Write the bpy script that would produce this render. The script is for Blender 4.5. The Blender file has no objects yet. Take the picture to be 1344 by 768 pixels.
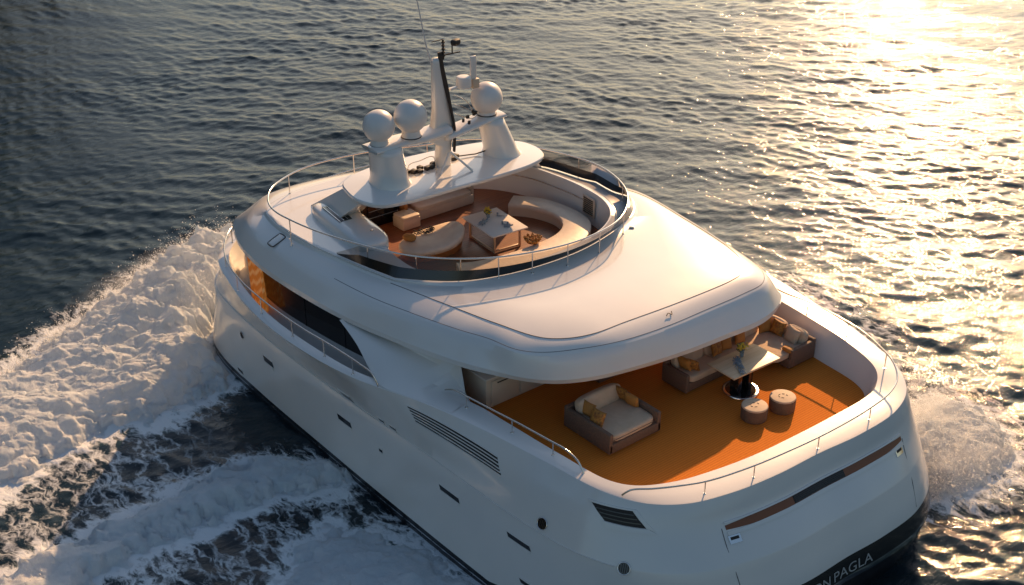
import bpy, bmesh, math, random
import numpy as np
from mathutils import Vector, Matrix
from mathutils.bvhtree import BVHTree

# ------------------------------------------------------------------ camera, world, sun, exposure
S = bpy.context.scene
COL = S.collection
# world frame: +X towards the bow, +Y to port, Z up, water at z = 0
cam_d = bpy.data.cameras.new('camera'); cam = bpy.data.objects.new('camera', cam_d); COL.objects.link(cam)
cam.location = (-16.674, 22.518, 22.670)
cam_d.sensor_width = 36.0; cam_d.lens = 45.54
cam_d.clip_start = 0.1; cam_d.clip_end = 20000
PIT, AZ = math.radians(28), math.radians(-39)
fwd = Vector((math.cos(AZ)*math.cos(PIT), math.sin(AZ)*math.cos(PIT), -math.sin(PIT)))
cam.rotation_euler = fwd.to_track_quat('-Z', 'Y').to_euler()
S.camera = cam
SUN_EL, SUN_AZ = 25.0, -58.5
w = bpy.data.worlds.new('World'); S.world = w; w.use_nodes = True
nt = w.node_tree; bg = nt.nodes['Background']
sky = nt.nodes.new('ShaderNodeTexSky'); sky.sky_type = 'NISHITA'; sky.sun_disc = False
sky.sun_elevation = math.radians(SUN_EL); sky.sun_rotation = math.radians(90 - SUN_AZ)
sky.air_density = 1.3; sky.dust_density = 2.2; sky.ozone_density = 2.4
nt.links.new(sky.outputs[0], bg.inputs[0]); bg.inputs[1].default_value = 0.078
sd = bpy.data.lights.new('sun', 'SUN'); sd.energy = 5.0; sd.angle = math.radians(0.6); sd.color = (1.0, 0.585, 0.285)
sun = bpy.data.objects.new('sun', sd); COL.objects.link(sun)
sv = Vector((math.cos(math.radians(SUN_AZ))*math.cos(math.radians(SUN_EL)), math.sin(math.radians(SUN_AZ))*math.cos(math.radians(SUN_EL)), math.sin(math.radians(SUN_EL))))
sun.rotation_euler = sv.to_track_quat('Z', 'Y').to_euler()
S.view_settings.view_transform = 'Standard'; S.view_settings.look = 'None'
S.view_settings.gamma = 1.0; S.view_settings.exposure = 0.46
S.cycles.sample_clamp_direct = 600.0; S.cycles.sample_clamp_indirect = 4.0
S.cycles.max_bounces = 8; S.cycles.volume_bounces = 4; S.cycles.volume_max_steps = 128; S.cycles.caustics_reflective = False; S.cycles.caustics_refractive = False
RND = random.Random(7); NR = np.random.RandomState(11)

# ------------------------------------------------------------------ materials
def mat(name, col, rough=0.5, metal=0.0, coat=0.0, spec=0.5, noise=None, bump=None):
    m = bpy.data.materials.new(name); m.use_nodes = True
    n = m.node_tree; p = n.nodes['Principled BSDF']
    p.inputs['Base Color'].default_value = (*col, 1); p.inputs['Roughness'].default_value = rough
    p.inputs['Metallic'].default_value = metal; p.inputs['Coat Weight'].default_value = coat
    p.inputs['Coat Roughness'].default_value = 0.08
    p.inputs['Specular IOR Level'].default_value = spec
    tc = n.nodes.new('ShaderNodeTexCoord')
    if noise:                                   # (scale, second colour, amount)
        nz = n.nodes.new('ShaderNodeTexNoise'); nz.inputs['Scale'].default_value = noise[0]; nz.inputs['Detail'].default_value = 5
        mx = n.nodes.new('ShaderNodeMix'); mx.data_type = 'RGBA'
        rp = n.nodes.new('ShaderNodeMapRange'); rp.inputs[1].default_value = 0.35; rp.inputs[2].default_value = 0.65; rp.inputs[4].default_value = noise[2]
        n.links.new(tc.outputs['Object'], nz.inputs['Vector']); n.links.new(nz.outputs[0], rp.inputs[0])
        n.links.new(rp.outputs[0], mx.inputs[0]); mx.inputs[6].default_value = (*col, 1); mx.inputs[7].default_value = (*noise[1], 1)
        n.links.new(mx.outputs[2], p.inputs['Base Color'])
    if bump:                                    # (scale, strength, distance)
        nz = n.nodes.new('ShaderNodeTexNoise'); nz.inputs['Scale'].default_value = bump[0]; nz.inputs['Detail'].default_value = 3
        bp = n.nodes.new('ShaderNodeBump'); bp.inputs['Strength'].default_value = bump[1]; bp.inputs['Distance'].default_value = bump[2]
        n.links.new(tc.outputs['Object'], nz.inputs['Vector']); n.links.new(nz.outputs[0], bp.inputs['Height']); n.links.new(bp.outputs[0], p.inputs['Normal'])
    return m

GEL = mat('white_gelcoat', (0.77, 0.745, 0.70), 0.2, coat=0.6, noise=(0.5, (0.70, 0.69, 0.665), 0.6), bump=(1.1, 0.10, 0.03))
DECKW = mat('nonslip_deck_paint', (0.74, 0.70, 0.63), 0.6, noise=(2.0, (0.66, 0.62, 0.55), 0.7), bump=(220, 0.25, 0.002))
CREAM = mat('cream_lining', (0.62, 0.50, 0.38), 0.5, noise=(1.5, (0.55, 0.43, 0.31), 0.5))
BLACK = mat('black_paint', (0.010, 0.011, 0.013), 0.22, coat=0.3)
SEAM = mat('panel_gap', (0.10, 0.09, 0.085), 0.8)
DGLASS = mat('dark_window_glass', (0.012, 0.012, 0.013), 0.08, spec=0.7)
STEEL = mat('polished_steel', (0.72, 0.68, 0.62), 0.16, metal=1.0)
CHROME = mat('chrome', (0.75, 0.75, 0.76), 0.1, metal=1.0)
DOMEM = mat('dome_plastic', (0.76, 0.73, 0.69), 0.38, noise=(3, (0.70, 0.67, 0.62), 0.5))
MASTBLK = mat('black_cable', (0.03, 0.022, 0.018), 0.6)
WICK = mat('woven_brown_sofa_shell', (0.19, 0.105, 0.065), 0.75, noise=(30, (0.11, 0.07, 0.05), 0.8), bump=(160, 0.6, 0.004))
CUSH = mat('beige_cushion_fabric', (0.60, 0.44, 0.30), 0.85, noise=(5, (0.53, 0.38, 0.25), 0.7), bump=(9, 0.35, 0.03))
LEATH = mat('cream_leather', (0.66, 0.53, 0.40), 0.5, noise=(4, (0.58, 0.45, 0.33), 0.6), bump=(6, 0.25, 0.02))
GOLD = mat('gold_pillow_cloth', (0.50, 0.22, 0.035), 0.7, noise=(14, (0.22, 0.08, 0.02), 1.0), bump=(16, 0.6, 0.02))
AMBER = mat('amber_pillow_cloth', (0.46, 0.20, 0.04), 0.75, noise=(6, (0.38, 0.15, 0.03), 0.7), bump=(8, 0.5, 0.03))
ORANGE = mat('orange_curtain_cloth', (0.72, 0.26, 0.03), 0.7, noise=(9, (0.5, 0.15, 0.02), 0.8), bump=(5, 0.6, 0.05))
WHITEC = mat('white_cloth', (0.66, 0.58, 0.50), 0.8, bump=(9, 0.4, 0.02))
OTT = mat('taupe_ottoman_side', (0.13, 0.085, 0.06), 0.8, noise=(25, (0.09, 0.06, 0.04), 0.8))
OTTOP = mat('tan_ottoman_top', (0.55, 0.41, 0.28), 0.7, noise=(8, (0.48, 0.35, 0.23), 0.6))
COPPER = mat('copper_brown_panel', (0.22, 0.07, 0.025), 0.4)
DARK = mat('dark_recess', (0.02, 0.016, 0.014), 0.6)
FLOWER = mat('yellow_flower', (0.62, 0.40, 0.03), 0.7)
LEAFM = mat('dry_leaf', (0.10, 0.10, 0.03), 0.7)
GLASSW = mat('blue_grey_glassware', (0.25, 0.28, 0.30), 0.15, spec=0.8)
SILV = mat('letter_silver', (0.55, 0.56, 0.56), 0.35, metal=0.4)
ORLIT = mat('warm_interior_wood', (0.42, 0.17, 0.05), 0.45, noise=(3, (0.30, 0.11, 0.03), 0.8))

def wood(name, c1, c2, gap, pitch, axis='X', gapw=0.08, rough=0.45, fine=40, gapamt=1.0, bumpd=0.002):
    m = bpy.data.materials.new(name); m.use_nodes = True; n = m.node_tree; N = n.nodes; Lk = n.links
    p = N['Principled BSDF']; p.inputs['Roughness'].default_value = rough
    tc = N.new('ShaderNodeTexCoord'); sp = N.new('ShaderNodeSeparateXYZ'); Lk.new(tc.outputs['Object'], sp.inputs[0])
    dv = N.new('ShaderNodeMath'); dv.operation = 'DIVIDE'; Lk.new(sp.outputs[axis], dv.inputs[0]); dv.inputs[1].default_value = pitch
    fr = N.new('ShaderNodeMath'); fr.operation = 'FRACT'; Lk.new(dv.outputs[0], fr.inputs[0])
    fl = N.new('ShaderNodeMath'); fl.operation = 'FLOOR'; Lk.new(dv.outputs[0], fl.inputs[0])
    lt = N.new('ShaderNodeMath'); lt.operation = 'LESS_THAN'; Lk.new(fr.outputs[0], lt.inputs[0]); lt.inputs[1].default_value = gapw
    wn = N.new('ShaderNodeTexWhiteNoise'); wn.noise_dimensions = '1D'; Lk.new(fl.outputs[0], wn.inputs['W'])
    mp = N.new('ShaderNodeMapping'); Lk.new(tc.outputs['Object'], mp.inputs[0])
    mp.inputs['Scale'].default_value = (fine, 2, 2) if fine != 14 else (30, 26, 2)
    nz = N.new('ShaderNodeTexNoise'); nz.inputs['Scale'].default_value = 1.0; nz.inputs['Detail'].default_value = 6; Lk.new(mp.outputs[0], nz.inputs['Vector'])
    ad = N.new('ShaderNodeMath'); ad.operation = 'MULTIPLY_ADD'; Lk.new(wn.outputs[0], ad.inputs[0]); ad.inputs[1].default_value = 0.5 if fine != 14 else 0.12; Lk.new(nz.outputs[0], ad.inputs[2])
    rp = N.new('ShaderNodeMapRange'); Lk.new(ad.outputs[0], rp.inputs[0]); rp.inputs[1].default_value = 0.35; rp.inputs[2].default_value = 1.15
    mx = N.new('ShaderNodeMix'); mx.data_type = 'RGBA'; Lk.new(rp.outputs[0], mx.inputs[0]); mx.inputs[6].default_value = (*c1, 1); mx.inputs[7].default_value = (*c2, 1)
    ga = N.new('ShaderNodeMath'); ga.operation = 'MULTIPLY'; Lk.new(lt.outputs[0], ga.inputs[0]); ga.inputs[1].default_value = gapamt
    m2 = N.new('ShaderNodeMix'); m2.data_type = 'RGBA'; Lk.new(ga.outputs[0], m2.inputs[0]); Lk.new(mx.outputs[2], m2.inputs[6]); m2.inputs[7].default_value = (*gap, 1)
    Lk.new(m2.outputs[2], p.inputs['Base Color'])
    bp = N.new('ShaderNodeBump'); bp.inputs['Strength'].default_value = 0.5; bp.inputs['Distance'].default_value = bumpd; bp.invert = True
    Lk.new(lt.outputs[0], bp.inputs['Height']); Lk.new(bp.outputs[0], p.inputs['Normal'])
    return m
CARPET = wood('orange_deck_matting', (0.66, 0.215, 0.030), (0.50, 0.145, 0.020), (0.33, 0.085, 0.012), 0.075, 'X', 0.35, 1.0, 14, 0.35, 0.002)
CARPET.node_tree.nodes['Principled BSDF'].inputs['Specular IOR Level'].default_value = 0.15
TEAK = wood('teak_planking', (0.26, 0.085, 0.03), (0.17, 0.052, 0.018), (0.07, 0.03, 0.015), 0.12, 'X', 0.09, 0.4, 10)
OAK = wood('pale_oak_tabletop', (0.62, 0.43, 0.26), (0.48, 0.31, 0.17), (0.40, 0.25, 0.13), 0.17, 'X', 0.03, 0.45, 30)

def tinted():
    m = bpy.data.materials.new('tinted_screen_glass'); m.use_nodes = True; n = m.node_tree; N = n.nodes
    o = N['Material Output']; N.remove(N['Principled BSDF'])
    tr = N.new('ShaderNodeBsdfTransparent'); tr.inputs[0].default_value = (0.60, 0.57, 0.54, 1)
    gl = N.new('ShaderNodeBsdfGlossy'); gl.inputs['Roughness'].default_value = 0.03
    fz = N.new('ShaderNodeFresnel'); fz.inputs[0].default_value = 1.45
    mx = N.new('ShaderNodeMixShader'); n.links.new(fz.outputs[0], mx.inputs[0]); n.links.new(tr.outputs[0], mx.inputs[1]); n.links.new(gl.outputs[0], mx.inputs[2])
    n.links.new(mx.outputs[0], o.inputs[0]); return m
TINT = tinted()

# ------------------------------------------------------------------ helpers
def link(name, me, parent=None):
    o = bpy.data.objects.new(name, me); COL.objects.link(o)
    if parent: o.parent = parent
    return o
def thing(name, label, cat, loc=(0, 0, 0), rz=0.0, group=None):
    o = link(name, None); o.location = loc; o.rotation_euler = (0, 0, rz); o.empty_display_size = 0.2
    return tag(o, label, cat, group)
def tag(o, label, cat, group=None, kind=None):
    if label: o['label'] = label
    if cat: o['category'] = cat
    if group: o['group'] = group
    if kind: o['kind'] = kind
    return o
def mesh(name, vs, fs, m, parent=None, smooth=True, angle=None):
    me = bpy.data.meshes.new(name); me.from_pydata([tuple(v) for v in vs], [], [tuple(f) for f in fs]); me.validate()
    ms = m if isinstance(m, (list, tuple)) else [m]
    for q in ms: me.materials.append(q)
    o = link(name, me, parent)
    fixn(me)
    if smooth: me.polygons.foreach_set('use_smooth', [True]*len(me.polygons))
    if angle: me.set_sharp_from_angle(angle=math.radians(angle))
    return o
def fixn(me):
    bm = bmesh.new(); bm.from_mesh(me); bmesh.ops.recalc_face_normals(bm, faces=bm.faces); bm.to_mesh(me); bm.free()
def bmobj(name, bm, m, parent=None, smooth=True, angle=35):
    me = bpy.data.meshes.new(name); bmesh.ops.recalc_face_normals(bm, faces=bm.faces); bm.to_mesh(me); bm.free()
    me.materials.append(m)
    if smooth: me.polygons.foreach_set('use_smooth', [True]*len(me.polygons)); me.set_sharp_from_angle(angle=math.radians(angle))
    return link(name, me, parent)
def box_bm(bm, c, s, rz=0, bev=0.0, seg=2, rx=0, ry=0):
    M = Matrix.Translation(c) @ Matrix.Rotation(rz, 4, 'Z') @ Matrix.Rotation(ry, 4, 'Y') @ Matrix.Rotation(rx, 4, 'X') @ Matrix.Diagonal((*s, 1))
    r = bmesh.ops.create_cube(bm, size=1.0, matrix=M)
    if bev > 0:
        es = list({e for v in r['verts'] for e in v.link_edges})
        bmesh.ops.bevel(bm, geom=es, offset=bev, segments=seg, profile=0.5, affect='EDGES')
def box(name, c, s, m, parent=None, rz=0, bev=0.02, seg=2, rx=0, ry=0):
    bm = bmesh.new(); box_bm(bm, c, s, rz, bev, seg, rx, ry); return bmobj(name, bm, m, parent)
def cyl_bm(bm, c, r1, r2, h, seg=32, bev=0.0):        # c is the base centre
    r = bmesh.ops.create_cone(bm, cap_ends=True, segments=seg, radius1=r1, radius2=r2, depth=h, matrix=Matrix.Translation((c[0], c[1], c[2]+h/2)))
    if bev:
        es = [e for e in {e for v in r['verts'] for e in v.link_edges} if abs(e.verts[0].co.z-e.verts[1].co.z) < 1e-5]
        bmesh.ops.bevel(bm, geom=es, offset=bev, segments=3, profile=0.5, affect='EDGES')
def cyl(name, c, r1, r2, h, m, parent=None, seg=32, bev=0.01):
    bm = bmesh.new(); cyl_bm(bm, c, r1, r2, h, seg, bev); return bmobj(name, bm, m, parent)
def cushion_bm(bm, c, s, rz=0, rx=0, ry=0, p=4.0, puff=0.12, seed=0):
    """superellipsoid cushion with a little sag"""
    n = 14; rr = random.Random(seed)
    M = Matrix.Translation(c) @ Matrix.Rotation(rz, 4, 'Z') @ Matrix.Rotation(ry, 4, 'Y') @ Matrix.Rotation(rx, 4, 'X')
    cache = {}
    def vert(co):
        k_ = tuple(round(q, 5) for q in co)
        if k_ not in cache:
            x, y, z = co; l = (abs(x)**p + abs(y)**p + abs(z)**p)**(1/p); x, y, z = x/l, y/l, z/l
            z *= 1 + puff*(1-x*x)*(1-y*y)
            cache[k_] = bm.verts.new(M @ Vector((x*s[0]/2, y*s[1]/2, z*s[2]/2)))
        return cache[k_]
    L_ = [math.tan((i/n*2-1)*.7854) for i in range(n+1)]
    for ax in range(3):
        for sg in (-1, 1):
            def co(i, j):
                q = [0, 0, 0]; q[ax] = sg; q[(ax+1) % 3] = L_[i]; q[(ax+2) % 3] = L_[j]; return tuple(q)
            for i in range(n):
                for j in range(n): bm.faces.new([vert(co(*t)) for t in ((i, j), (i+1, j), (i+1, j+1), (i, j+1))])
def cushion(name, c, s, m, parent=None, **k):
    bm = bmesh.new(); cushion_bm(bm, c, s, **k); return bmobj(name, bm, m, parent, angle=80)
def pillow(label, c, rz, tilt, m, s=.45, group=None, name='pillow', parent=None):
    """throw pillow: thin lens with pinched corners, standing tilted"""
    n = 16; vs = []; fs = []
    for side in (1, -1):
        for i in range(n+1):
            for j in range(n+1):
                u, v = i/n*2-1, j/n*2-1
                th = (1-abs(u)**2.6)*(1-abs(v)**2.6)
                pin = 1-0.10*(1-abs(u)**2)*abs(v)**2; pin2 = 1-0.10*(1-abs(v)**2)*abs(u)**2
                vs.append((u*s/2*pin2, side*0.09*max(th, 0)**0.55*(s/0.42), v*s/2*pin))
    k = (n+1)**2
    for sd_ in (0, 1):
        for i in range(n):
            for j in range(n):
                a = sd_*k+i*(n+1)+j; f = (a, a+1, a+n+2, a+n+1); fs.append(f if sd_ else f[::-1])
    o = mesh(name, vs, fs, m, parent)
    bm = bmesh.new(); bm.from_mesh(o.data); bmesh.ops.remove_doubles(bm, verts=bm.verts, dist=0.0005); bmesh.ops.recalc_face_normals(bm, faces=bm.faces); bm.to_mesh(o.data); bm.free()
    o.data.polygons.foreach_set('use_smooth', [True]*len(o.data.polygons))
    o.location = c; o.rotation_euler = (tilt, RND.uniform(-.12, .12), rz)
    if label: tag(o, label, 'pillow', group)
    return o
def catmull(P, closed=True, n=12):
    P = [np.array(p, float) for p in P]; out = []; k = len(P)
    rng = range(k) if closed else range(k-1)
    for i in rng:
        if closed: a, b, c_, d = P[(i-1) % k], P[i], P[(i+1) % k], P[(i+2) % k]
        else: a, b, c_, d = P[max(i-1, 0)], P[i], P[i+1], P[min(i+2, k-1)]
        # centripetal knots keep the curve from overshooting
        t0 = 0; t1 = t0+max(np.linalg.norm(b-a), 1e-4)**.5; t2 = t1+max(np.linalg.norm(c_-b), 1e-4)**.5; t3 = t2+max(np.linalg.norm(d-c_), 1e-4)**.5
        for j in range(n):
            t = t1+(t2-t1)*j/n
            A1 = (t1-t)/(t1-t0)*a+(t-t0)/(t1-t0)*b; A2 = (t2-t)/(t2-t1)*b+(t-t1)/(t2-t1)*c_; A3 = (t3-t)/(t3-t2)*c_+(t-t2)/(t3-t2)*d
            B1 = (t2-t)/(t2-t0)*A1+(t-t0)/(t2-t0)*A2; B2 = (t3-t)/(t3-t1)*A2+(t-t1)/(t3-t1)*A3
            out.append((t2-t)/(t2-t1)*B1+(t-t1)/(t2-t1)*B2)
    if not closed: out.append(P[-1])
    return np.array(out)
def ring(P, c, N):
    """closed smooth loop through P, resampled at N equal directions around c"""
    Q = catmull(P, True, 16); a = np.unwrap(np.arctan2(Q[:, 1]-c[1], Q[:, 0]-c[0]))
    if a[-1] < a[0]: Q = Q[::-1]; a = a[::-1]
    a = np.maximum.accumulate(a)
    q3 = np.vstack([Q, Q, Q]); a3 = np.concatenate([a-2*math.pi, a, a+2*math.pi])
    th = np.linspace(0, 2*math.pi, N, endpoint=False)+a[0]
    th = (th-a[0]) % (2*math.pi)+a[0]
    th = np.linspace(-math.pi, math.pi, N, endpoint=False); th = np.where(th < a[0], th+2*math.pi, th)
    return np.stack([np.interp(th, a3, q3[:, i]) for i in range(3)], 1)
def loft(name, rings, m, parent=None, angle=30, close=True, cap=None, matidx=None):
    N = len(rings[0]); vs = np.vstack(rings); fs = []; mi = []
    for r in range(len(rings)-1):
        for i in range(N if close else N-1):
            j = (i+1) % N; fs.append((r*N+i, r*N+j, (r+1)*N+j, (r+1)*N+i)); mi.append(matidx[r] if matidx else 0)
    if cap == 'last': fs.append(tuple(range((len(rings)-1)*N, len(rings)*N))); mi.append(matidx[-1] if matidx else 0)
    me = bpy.data.meshes.new(name); me.from_pydata([tuple(v) for v in vs], [], fs)
    for q in (m if isinstance(m, (list, tuple)) else [m]): me.materials.append(q)
    me.polygons.foreach_set('material_index', mi)
    me.polygons.foreach_set('use_smooth', [True]*len(fs)); fixn(me)
    if angle: me.set_sharp_from_angle(angle=math.radians(angle))
    return link(name, me, parent)
def tube_bm(bm, pts, r, seg=8, closed=False, caps=True):
    P = [Vector(p) for p in pts]; n = len(P); rs = r if hasattr(r, '__len__') else [r]*n
    rows = []
    up = None
    for i in range(n):
        a = P[(i-1) % n] if (closed or i > 0) else P[i]; b = P[(i+1) % n] if (closed or i < n-1) else P[i]
        t = (b-a).normalized()
        if up is None:
            up = Vector((0, 0, 1)) if abs(t.z) < 0.9 else Vector((1, 0, 0))
        s = t.cross(up).normalized(); u = s.cross(t).normalized(); up = u
        rows.append([bm.verts.new(P[i]+(s*math.cos(2*math.pi*k/seg)+u*math.sin(2*math.pi*k/seg))*rs[i]) for k in range(seg)])
    for i in range(n if closed else n-1):
        A, B = rows[i], rows[(i+1) % n]
        for k in range(seg): bm.faces.new((A[k], A[(k+1) % seg], B[(k+1) % seg], B[k]))
    if caps and not closed: bm.faces.new(rows[0]); bm.faces.new(rows[-1])
def tube(name, pts, r, m, parent=None, seg=8, closed=False):
    bm = bmesh.new(); tube_bm(bm, pts, r, seg, closed); return bmobj(name, bm, m, parent, angle=60)
def dup(root, loc, rz=None, label=None):
    c = root.copy(); COL.objects.link(c); c.location = loc
    if rz is not None: c.rotation_euler = (root.rotation_euler[0], root.rotation_euler[1], rz)
    if label: c['label'] = label
    for ch in list(root.children):
        d = ch.copy(); COL.objects.link(d); d.parent = c
        for g in list(ch.children):
            e = g.copy(); COL.objects.link(e); e.parent = d
    return c

# ------------------------------------------------------------------ noise (numpy)
PERM = NR.permutation(512); PERM = np.concatenate([PERM, PERM]); GA = NR.rand(512)*2*np.pi
GX, GY = np.cos(GA), np.sin(GA)
def pnoise(x, y, s=0):
    xi = np.floor(x).astype(int); yi = np.floor(y).astype(int); xf = x-xi; yf = y-yi
    u = xf**3*(xf*(xf*6-15)+10); v = yf**3*(yf*(yf*6-15)+10)
    def g(i, j):
        h = PERM[(PERM[(xi+i+s*17) & 511]+yi+j) & 511]
        return GX[h]*(xf-i)+GY[h]*(yf-j)
    return (g(0, 0)*(1-u)+g(1, 0)*u)*(1-v)+(g(0, 1)*(1-u)+g(1, 1)*u)*v
def fbm(x, y, oct=4, s=0):
    t = 0; a = 1.0
    for o in range(oct): t = t+a*pnoise(x, y, s+o); x = x*2.03+3.1; y = y*2.03-1.7; a *= .5
    return t
def billow(x, y, oct=5, s=0, gain=.5):
    t = 0; a = 1.0; nrm = 0
    for o in range(oct): t = t+a*np.abs(pnoise(x, y, s+o)); nrm += a; x = x*2.07+5.3; y = y*2.07-2.9; a *= gain
    return t/nrm*1.9
def sdpoly(x, y, P):
    """signed distance to a polygon, positive inside"""
    P = np.array(P, float); d = np.full(x.shape, 1e9); ins = np.zeros(x.shape, bool)
    for i in range(len(P)):
        ax, ay = P[i]; bx, by = P[(i+1) % len(P)]
        ex, ey = bx-ax, by-ay; t = np.clip(((x-ax)*ex+(y-ay)*ey)/(ex*ex+ey*ey), 0, 1)
        d = np.minimum(d, np.hypot(x-ax-t*ex, y-ay-t*ey))
        if ay != by:
            c = ((ay > y) != (by > y)) & (x < (bx-ax)*(y-ay)/(by-ay)+ax); ins ^= c
    return np.where(ins, d, -d)
def sstep(a, b, x):
    t = np.clip((x-a)/(b-a), 0, 1); return t*t*(3-2*t)

# ------------------------------------------------------------------ sea
WAVES = []
_r = random.Random(5)
MAIN = math.radians(-50)                        # waves run roughly along the view direction
for i in range(120):
    lam = 0.45*(18.0)**(_r.random()**1.6)       # 0.5 .. 10 m
    th = MAIN + _r.gauss(0, 0.62 if lam < 3 else 0.40)
    k = 2*math.pi/lam
    slope = 0.0215*_r.uniform(.5, 1.4)*(1.12 if lam < 2 else .8 if lam < 3.5 else .5)
    WAVES.append((k*math.cos(th), k*math.sin(th), slope/k, _r.uniform(0, 6.283)))
def sea(x, y, q=0.9):
    z = np.zeros_like(x); dx = np.zeros_like(x); dy = np.zeros_like(x)
    calm = 1.0
    for kx, ky, a, ph in WAVES:
        p = kx*x+ky*y+ph; k = math.hypot(kx, ky); z += a*np.sin(p); c_ = a*q*np.cos(p); dx += kx/k*c_; dy += ky/k*c_
    g = 0.72+0.55*fbm(x/11, y/11, 2, 9)          # gusts
    return z*g, dx*g, dy*g
F1 = [(22.3, 3), (24.5, 0), (27.6, 1.6), (27.2, 4.0), (26.0, 6.4), (24.9, 8.6), (23.8, 10.8), (22.6, 13.2), (21, 17), (18, 21), (13.5, 20), (15.5, 16), (16.6, 13.4), (16.9, 11.2), (16.3, 9.6), (16.9, 8.0), (17.6, 6.3), (20, 6.0), (21.5, 4.8)]
F2 = [(11.2, 6.3), (12.2, 7.2), (13.1, 8.6), (13.3, 10.5), (13.0, 13), (12.8, 16), (12.6, 20), (9, 20), (9.9, 16), (10.7, 12.8), (10.7, 10.9), (10.7, 9), (10.0, 7.5), (9.8, 6.3)]
F3 = [(9.0, 8.3), (8.2, 7.3), (6.9, 6.6), (4.5, 6.3), (1, 6.4), (1, 13), (6.5, 13), (7.6, 11.2), (8.9, 9.4)]
F4 = [(2.6, -6.0), (3.0, -8.0), (2.6, -10.0), (1.6, -11.1), (-0.2, -10.9), (-1.6, -9.2), (-2.0, -7.4), (-1.6, -5.9), (-1.0, -5.3), (1.0, -5.8)]
F5 = [(12, -6.6), (13, -10.5), (11, -13.2), (8, -13.4), (5, -12.2), (2.5, -9.8), (1.0, -7), (1, -6)]
LACE = [(17, 6), (17.5, 9), (17.5, 13), (16.5, 20), (0, 22), (0, 6)]
def foam_fields(x, y):
    wx = x+0.55*fbm(x*.9, y*.9, 3, 21)+.25*pnoise(x*3, y*3, 5); wy = y+0.55*fbm(x*.9+40, y*.9, 3, 33)+.25*pnoise(x*3, y*3+9, 6)
    d1, d2, d3, d4, d5 = [sdpoly(wx, wy, P) for P in (F1, F2, F3, F4, F5)]
    dl = sdpoly(wx, wy, LACE)
    return d1, d2, d3, d4, d5, dl

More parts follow.
